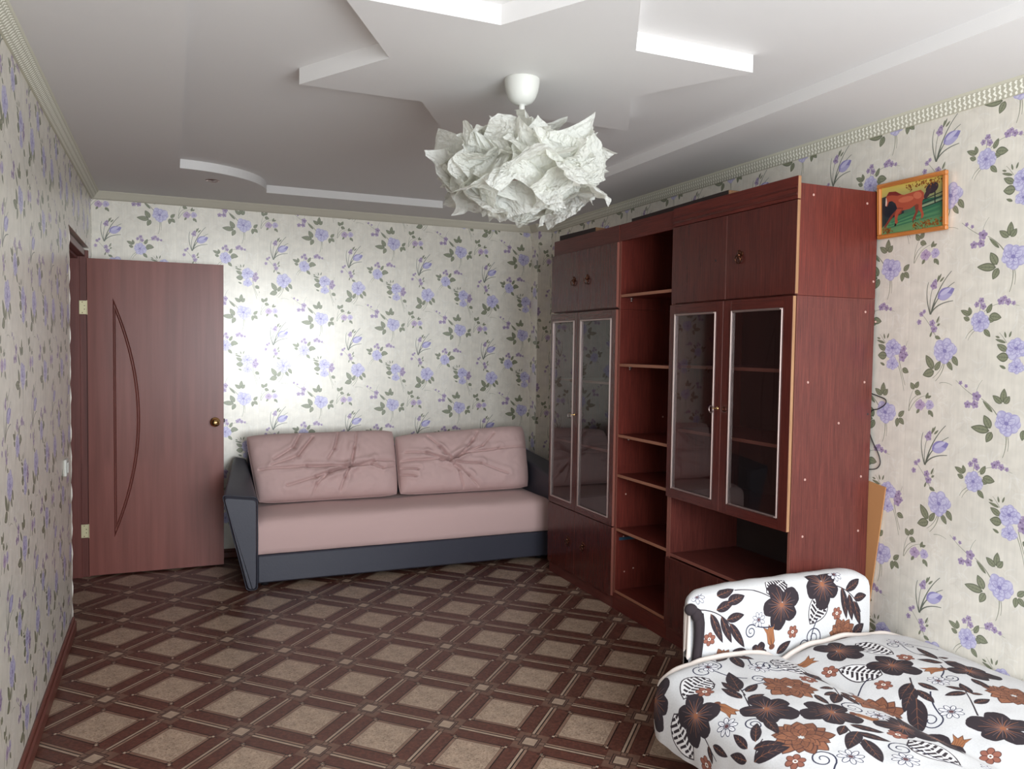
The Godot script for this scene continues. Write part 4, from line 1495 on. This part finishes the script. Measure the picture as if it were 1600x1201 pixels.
	solid_door(t, 0.082, 0.434, zc2 + 0.002, sm - 0.0015, xd)
	solid_door(t, 0.082, 0.434, sm + 0.0015, zd, xd)
	var xg := 2.783
	d = glass_door(t, 0.747, 1.714, zc2 + 0.003, sm - 0.0015, [0.792, 1.668, 2.487, 2.815], xg)
	key(d, 1.222, 2.842, xg)
	d = glass_door(t, 0.747, 1.714, sm + 0.0015, zd, [0.792, 1.668, 2.922, 3.252], xg, M.edge)
	part("lock_plate", MB.new().ring(v3(xg - 0.001, 1.222, 2.893), Vector3.RIGHT, 0.011, 0.0022, 16), M.bronze, d)
	for q in [[0.066, 1.362], [0.378, 1.362], [0.066, 0.96], [0.376, 0.958], [0.062, 0.723], [0.37, 0.724], [0.24, 1.19], [0.43, 1.62], [0.37, 1.66]]:
		part("screw_cap", MB.new().lathe([Vector2(0.0, 0.0), Vector2(0.0054, 0.0), Vector2(0.0048, 0.0022), Vector2(0.003, 0.0016), Vector2(0, 0.0012)], v3(XF + q[0], q[1], zd), Vector3.BACK, 12), M.cap, t)
	part("hole", MB.new().ball(v3(XF + 0.405, 1.225, zd), v3(0.005, 0.005, 0.001), 10, 4), M.iron, t)
	# --- its top box
	veneer = M.wood_red
	t = thing("top_cabinet", "closed two-door top box nearest the horse picture", "cabinet", v3(xm, 1.72, (zc + zd) * 0.5), "wall unit of dark red veneer")
	carcass(t, 1.717, 2.168, zc2, zd, M.wood_back)
	board(t, "bottom_panel", v3(XF + 0.002, 1.717, zc2 + th), v3(xb, 1.733, zd - th), 2)
	board(t, "top_panel", v3(XF + 0.018, 2.150, zc2 + th), v3(xb, 2.166, zd - th), 2)
	var fa := board(t, "fascia", v3(XF - 0.016, 2.104, zc2 + 0.002), v3(XF + 0.0, 2.196, zd), 2)
	part("edge_strip", bx(v3(XF - 0.015, 2.105, zd), v3(XF - 0.0005, 2.195, zd + 0.0012), 0.0004), M.edge, fa)
	part("moulding", bx(v3(XF - 0.019, 2.118, zc2 + 0.003), v3(XF - 0.0162, 2.130, zd - 0.001), 0.001, 2), M.wood_front, fa)
	part("moulding", bx(v3(XF - 0.019, 2.146, zc2 + 0.003), v3(XF - 0.0162, 2.152, zd - 0.001), 0.001, 2), M.wood_front, fa)
	xd = 2.792
	d = solid_door(t, 1.722, 2.101, zc2, sm - 0.0015, xd)
	part("hole", MB.new().ball(v3(xd, 1.905, 2.79), v3(0.001, 0.006, 0.006), 10, 4), M.iron, d)
	d = solid_door(t, 1.722, 2.101, sm + 0.0015, zd, xd, M.edge)
	pull(d, 1.912, 2.96, xd)
	for q in [[0.066, 2.125], [0.36, 2.115], [0.41, 1.79]]:
		part("screw_cap", MB.new().lathe([Vector2(0.0, 0.0), Vector2(0.0054, 0.0), Vector2(0.0048, 0.0022), Vector2(0.003, 0.0016), Vector2(0, 0.0012)], v3(XF + q[0], q[1], zd), Vector3.BACK, 12), M.cap, t)
	veneer = null
	# --- loose boards on top
	var b1 := thing("loose_board", "thin dark board lying on the top box nearest the back wall", "board", v3(2.95, 2.166, 1.4), "loose boards lying on the wall unit")
	var m1 := MB.new()
	m1.X = Transform3D(Basis(Vector3.UP, 0.05), v3(2.93, 2.166, 1.33))
	m1.box(v3(-0.1, 0.0, -0.22), v3(0.1, 0.062, 0.22), 0.001, 2)
	part("plank", m1, M.wood_back, b1)
	var e1 := MB.new()
	e1.X = m1.X
	e1.box(v3(-0.099, 0.001, 0.22), v3(0.099, 0.061, 0.222), 0.0)
	part("sawn_end", e1, M.edge, b1)
	var b2 := thing("loose_board", "long dark board with a pale sawn end, lying on the wall unit's middle", "board", v3(2.95, 2.17, 2.4), "loose boards lying on the wall unit")
	var m2 := MB.new()
	m2.X = Transform3D(Basis(Vector3.UP, -0.04), v3(2.95, 2.169, 2.36))
	m2.box(v3(-0.09, 0.0, -0.45), v3(0.09, 0.062, 0.45), 0.001, 2)
	part("plank", m2, M.wood_back, b2)
	var e2 := MB.new()
	e2.X = m2.X
	e2.box(v3(-0.089, 0.001, 0.45), v3(0.089, 0.061, 0.452), 0.0)
	part("sawn_end", e2, M.edge, b2)
	# --- plywood sheet behind the wall unit
	var pw := thing("plywood_sheet", "brown plywood sheet stuck out behind the wall unit, leaning by the wall", "board", v3(W - 0.02, 0, 3.3))
	var pm := MB.new()
	pm.prism(PackedVector2Array([Vector2(3.0, 0.0), Vector2(3.278, 0.0), Vector2(3.392, 0.922), Vector2(3.30, 0.936), Vector2(3.0, 0.96)]), W - 0.0105, W - 0.0045, func(a, b, dd): return v3(dd, b, a))
	part("sheet", pm, M.plywood, pw)
	# --- cable
	var cb := thing("cable", "thin dark cable looping out behind the wall unit on the papered wall", "cable", v3(W - 0.01, 1.0, 3.33))
	var cp := []
	for q in [[1.32, 3.27], [1.305, 3.33], [1.292, 3.372], [1.272, 3.372], [1.25, 3.34], [1.235, 3.30], [1.17, 3.288], [1.11, 3.312], [1.06, 3.345], [1.022, 3.357], [0.995, 3.34], [0.985, 3.30], [0.98, 3.26]]:
		cp.append(v3(W - 0.006, q[0], q[1]))
	part("wire", MB.new().tube(smooth_path(cp, 4), 0.0022, 6), M.iron, cb)


func smooth_path(p: Array, n: int) -> Array:
	var o := []
	for i in p.size() - 1:
		for j in n:
			o.append((p[i] as Vector3).cubic_interpolate(p[i + 1], p[maxi(i - 1, 0)], p[mini(i + 2, p.size() - 1)], float(j) / n))
	o.append(p[p.size() - 1])
	return o


# ---------------------------------------------------------------- sofa bed under the printed cover

func build_bed() -> void:
	var t := thing("sofa_bed", "low sofa bed whose armrest wears a floral cover tied with dark cord", "sofa bed", v3(2.6, 0, 4.4))
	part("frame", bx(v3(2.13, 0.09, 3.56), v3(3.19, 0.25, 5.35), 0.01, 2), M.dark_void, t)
	for p in [v3(2.18, 0, 3.62), v3(3.14, 0, 3.62), v3(2.18, 0, 5.25), v3(3.14, 0, 5.25)]:
		part("leg", MB.new().lathe([Vector2(0, 0), Vector2(0.022, 0), Vector2(0.028, 0.09), Vector2(0, 0.09)], p, Vector3.UP, 14), M.iron, t)
	# armrest: soft block in a fitted cover
	var ns := FastNoiseLite.new()
	ns.seed = 9
	ns.frequency = 5.0
	var prof := [Vector2(3.335, 0.12), Vector2(3.332, 0.35), Vector2(3.334, 0.53), Vector2(3.345, 0.572), Vector2(3.37, 0.590), Vector2(3.40, 0.595), Vector2(3.43, 0.590), Vector2(3.452, 0.575), Vector2(3.466, 0.548), Vector2(3.472, 0.50), Vector2(3.474, 0.40), Vector2(3.472, 0.28), Vector2(3.468, 0.12)]
	var m := MB.new()
	var f := func(a, c):
		var u: float = a * 2.0 - 1.0
		var p: Vector2 = prof[roundi(c * 12)]
		var e := pow(absf(u), 9.0)
		var s := 1.0 - (0.8 if u < 0.0 else 0.3) * e
		var x: float = 2.645 + 0.44 * u
		var y: float = p.y - 0.035 * e * clampf((p.y - 0.4) / 0.2, 0.0, 1.0) + 0.006 * ns.get_noise_2d(x, p.y) + 0.012 * a
		return v3(x, y, 3.452 + (p.x - 3.452) * s + 0.005 * ns.get_noise_2d(x + 7.0, p.y * 2.0))
	m.grid(60, 12, f, true, func(a, c):
		var p: Vector3 = f.call(a, c)
		var up := 0.0
		if c < 0.45:
			up = 0.1
		return Vector2((p.x - 2.15) / 1.0, (0.66 - minf(p.y, 0.62) - (3.45 - p.z if p.y > 0.57 else 0.0) * 0.5 - up) / 0.5))
	for a in [0.0, 1.0]:
		var q := []
		var uv := []
		for i in 13:
			var p: Vector3 = f.call(a, i / 12.0)
			q.append(p)
			uv.append(Vector2(0.30 + p.z - 3.4, (0.66 - p.y) / 0.5))
		m.face(q, Vector3.LEFT if a < 0.5 else Vector3.RIGHT, 1, uv)
	var ar := part("armrest", m, M.arm_cloth, t, "armrest in a fitted white cover with dark flowers")
	# gathered corner and the dark cord with its knot
	var gk := MB.new()
	gk.ball(v3(2.203, 0.545, 3.468), v3(0.026, 0.022, 0.02), 14, 10)
	gk.ball(v3(2.222, 0.525, 3.478), v3(0.022, 0.026, 0.016), 14, 10)
	gk.ball(v3(2.232, 0.498, 3.478), v3(0.016, 0.026, 0.014), 14, 10)
	part("knot", gk, M.cord, ar)
	for q in [[2.222, 0.014, 0.0], [2.24, 0.009, 0.6]]:
		var tail := []
		for i in 9:
			var s := i / 8.0
			tail.append(v3(q[0] + 0.006 * sin(s * 5.0 + q[2]), 0.53 - 0.27 * s, 3.481 - 0.006 * s))
		part("cord_tail", MB.new().tube(tail, q[1], 10), M.cord, ar)
	var gp := MB.new()
	gp.grid(8, 10, func(a, c): return v3(2.196 + 0.006 * sin(a * 14.0) * (0.3 + c), 0.55 - 0.17 * c - 0.02 * sin(a * 9.0), 3.435 + 0.036 * a), false, func(a, c): return Vector2(0.05 + 0.1 * a, 0.3 + 0.4 * c))
	part("gathered_hem", gp, M.hem, ar)
	# ------- the cover thrown over the bed
	var b := thing("bedspread", "white bedspread printed with dark flowers and brown dahlias, spread over the low sofa bed", "bedspread", v3(2.6, 0.36, 4.4))
	var sec := [Vector2(1.992, 0.165), Vector2(1.986, 0.20), Vector2(1.984, 0.26), Vector2(1.988, 0.31), Vector2(2.002, 0.342), Vector2(2.03, 0.364), Vector2(2.08, 0.378), Vector2(2.15, 0.386), Vector2(2.25, 0.392), Vector2(2.34, 0.392), Vector2(2.42, 0.387), Vector2(2.49, 0.374), Vector2(2.545, 0.352), Vector2(2.58, 0.335), Vector2(2.605, 0.340), Vector2(2.65, 0.362), Vector2(2.71, 0.378), Vector2(2.8, 0.388), Vector2(2.9, 0.390), Vector2(3.0, 0.385), Vector2(3.1, 0.374), Vector2(3.17, 0.360), Vector2(3.215, 0.343), Vector2(3.236, 0.330), Vector2(3.238, 0.25)]
	var cum := [0.0]
	for i in range(1, sec.size()):
		cum.append(cum[i - 1] + (sec[i] as Vector2).distance_to(sec[i - 1]))
	var nz := FastNoiseLite.new()
	nz.seed = 17
	nz.frequency = 1.7
	nz.fractal_octaves = 3
	var cs := MB.new()
	var zs := 3.508
	var ze := 5.45
	var g := func(a, c):
		var L: float = a * cum[cum.size() - 1]
		var i := 0
		while i < sec.size() - 2 and cum[i + 1] < L:
			i += 1
		var k: float = (L - cum[i]) / (cum[i + 1] - cum[i])
		var p: Vector2 = (sec[i] as Vector2).cubic_interpolate(sec[i + 1], sec[maxi(i - 1, 0)], sec[mini(i + 2, sec.size() - 1)], k)
		var z := lerpf(zs, ze, c)
		var y := p.y
		var x := p.x
		# the end by the armrest rolls down; the left corner is rounded
		var e := z - zs
		var top := clampf((y - 0.2) / 0.15, 0.0, 1.0)
		y -= top * 0.030 * exp(-pow(e / 0.035, 2.0))
		if x < 2.2:
			x += (2.2 - x) * 0.2 * exp(-pow(e / 0.04, 1.5))
			y -= top * 0.03 * exp(-pow(e / 0.05, 2.0)) * (2.2 - p.x) / 0.2
		y += 0.010 * nz.get_noise_2d(x * 1.3, z) * top + 0.004 * nz.get_noise_2d(x * 5.0, z * 4.0) * top
		if p.y < 0.33 and p.x < 2.1:
			x += 0.012 * nz.get_noise_2d(3.0, z * 2.2) * (0.34 - p.y) / 0.17
			y += 0.02 * nz.get_noise_2d(8.0, z * 1.5) * (0.34 - p.y) / 0.17
		return v3(x, y, z)
	cs.grid(110, 130, g, true, func(a, c):
		var L: float = a * cum[cum.size() - 1]
		return Vector2((1.992 + (L - cum[5]) + 0.03 - 1.78) / 1.5, (lerpf(zs, ze, c) - 3.42) / 1.5))
	var cl := part("cloth", cs, M.bed_cloth, b)
	# rolled hem along the end by the armrest
	var hp := []
	for i in 60:
		var p: Vector3 = g.call(0.12 + 0.855 * i / 59.0, 0.0)
		hp.append(p + v3(0, 0.010 + 0.006 * sin(i * 0.5) * sin(i * 0.17), 0.0))
	part("rolled_hem", MB.new().tube(hp, 0.010, 8), M.hem, cl)


# ---------------------------------------------------------------- paper lamp

func build_lamp() -> void:
	var c := v3(1.635, 2.125, 3.165)
	var t := thing("pendant_lamp", "white pendant lamp of crumpled paper sheets hanging from a bell canopy on the ceiling star", "lamp", v3(c.x, 2.45, c.z))
	var cup := MB.new().lathe([Vector2(0, 2.452), Vector2(0.062, 2.452), Vector2(0.0635, 2.447), Vector2(0.0625, 2.43), Vector2(0.058, 2.406), Vector2(0.049, 2.382), Vector2(0.036, 2.366), Vector2(0.02, 2.359), Vector2(0.011, 2.357), Vector2(0.0105, 2.343), Vector2(0.007, 2.338), Vector2(0, 2.338)], v3(c.x, 0, c.z), Vector3.UP, 36)
	part("canopy", cup, M.white_plastic, t)
	part("cord", MB.new().tube([v3(c.x, 2.34, c.z), v3(c.x, 2.2, c.z)], 0.0035, 8), M.white_plastic, t)
	var so := MB.new().lathe([Vector2(0, 2.2), Vector2(0.012, 2.2), Vector2(0.022, 2.18), Vector2(0.022, 2.13), Vector2(0, 2.13)], v3(c.x, 0, c.z), Vector3.UP, 16)
	part("socket", so, M.white_plastic, t)
	var wire := MB.new()
	for i in 4:
		wire.ring(v3(c.x, 2.06 + 0.045 * i, c.z), Vector3.UP, 0.15 - 0.012 * i, 0.002, 28)
	part("wire_frame", wire, M.steel, t)
	# sheets: each a crumpled square hung round the frame
	var n1 := FastNoiseLite.new()
	n1.frequency = 3.2
	n1.fractal_octaves = 1
	var n2 := FastNoiseLite.new()
	n2.frequency = 8.0
	n2.fractal_octaves = 2
	rng.seed = 77
	for k in 34:
		var tier := k % 3
		var a := TAU * (k / 3) / 11.0 + tier * 0.55 + rng.randf_range(-0.12, 0.12)
		var el: float = [-0.75, 0.05, 0.8][tier] + rng.randf_range(-0.15, 0.15)
		var d := v3(cos(a) * cos(el), sin(el), sin(a) * cos(el))
		var r: float = [0.72, 0.96, 0.70][tier]
		var ctr := c + v3(cos(a) * 0.235 * r, [-0.082, 0.0, 0.085][tier] + rng.randf_range(-0.02, 0.02), sin(a) * 0.235 * r)
		var t1 := d.cross(Vector3.UP).normalized()
		var t2 := t1.cross(d).normalized()
		var sp := rng.randf_range(0.2, 1.3)
		var e1 := t1 * cos(sp) + t2 * sin(sp)
		var e2 := t2 * cos(sp) - t1 * sin(sp)
		var sz := rng.randf_range(0.22, 0.29)
		var off := rng.randf() * 40.0
		n1.seed = k
		var fold := rng.randf_range(-0.8, 0.8)
		var mb := MB.new()
		mb.grid(24, 24, func(u, w):
			var x: float = (u - 0.5)
			var y: float = (w - 0.5)
			var p: Vector3 = ctr + e1 * x * sz + e2 * y * sz
			# the middle hugs the frame, the corners lift off, a crease runs across
			var rr := x * x + y * y
			p += d * (0.05 * rr - 0.02 + 0.045 * sqrt(0.004 + pow(x + fold * y, 2.0)))
			var q := p * 1.0 + Vector3.ONE * off
			p += v3(n1.get_noise_3dv(q), 0.6 * n1.get_noise_3dv(q + v3(50, 0, 0)), n1.get_noise_3dv(q + v3(0, 50, 0))) * v3(0.08, 0.06, 0.08)
			p += d * (0.042 * (0.5 - absf(n2.get_noise_3dv(q))) - 0.015)
			# the shade is flat: sheets above and below are held down
			p.y = c.y + (p.y - c.y) * 0.84
			return p, false, func(u, w): return Vector2(u, w))
		part("paper_sheet", mb, M.paper, t)


func build_small_things() -> void:
	# picture on the right wall, leaning slightly forward
	var t := thing("framed_picture", "small framed picture of a trotting bay horse above and right of the wall unit", "picture", v3(W, 2.08, 3.475))
	var y0 := 1.968
	var y1 := 2.196
	var z0 := 3.312
	var z1 := 3.640
	var fr := MB.new()
	fr.X = Transform3D(Basis(Vector3.BACK, 0.05), v3(W - 0.002, y0, 0))
	var w := 0.017
	var h := y1 - y0
	fr.box(v3(-0.02, 0, z0), v3(-0.003, w, z1), 0.003, 2)
	fr.box(v3(-0.02, h - w, z0), v3(-0.003, h, z1), 0.003, 2)
	fr.box(v3(-0.02, w, z0), v3(-0.003, h - w, z0 + w), 0.003, 1)
	fr.box(v3(-0.02, w, z1 - w), v3(-0.003, h - w, z1), 0.003, 1)
	for s in [[w - 0.006, w - 0.003, z0 + w, z1 - w], [h - w + 0.003, h - w + 0.006, z0 + w, z1 - w]]:
		fr.box(v3(-0.022, s[0], s[2]), v3(-0.02, s[1], s[3]), 0.0008, 2)
	part("frame", fr, M.pine, t)
	var pc := MB.new()
	pc.X = fr.X
	pc.face([v3(-0.008, w, z0 + w), v3(-0.008, w, z1 - w), v3(-0.008, h - w, z1 - w), v3(-0.008, h - w, z0 + w)], Vector3.LEFT, 1, [Vector2(0, 1), Vector2(1, 1), Vector2(1, 0), Vector2(0, 0)])
	pc.box(v3(-0.007, w, z0 + w), v3(-0.003, h - w, z1 - w), 0.0)
	part("print", pc, M.picture, t)
	# recessed spotlight in the ceiling border
	var d := thing("recessed_spotlight", "small round chrome spotlight set into the ceiling border by the door corner", "spotlight", v3(0.702, YB, 0.715))
	part("bezel", MB.new().lathe([Vector2(0.024, 0.002), Vector2(0.03, -0.002), Vector2(0.038, -0.004), Vector2(0.041, 0.0), Vector2(0.041, 0.001)], v3(0.702, YB, 0.715), Vector3.UP, 28), M.steel, d)
	part("lens", MB.new().lathe([Vector2(0, -0.0045), Vector2(0.012, -0.003), Vector2(0.024, -0.0005), Vector2(0.0245, 0.001)], v3(0.702, YB, 0.715), Vector3.UP, 20), metal(rgb(120, 112, 110), 0.15), d)
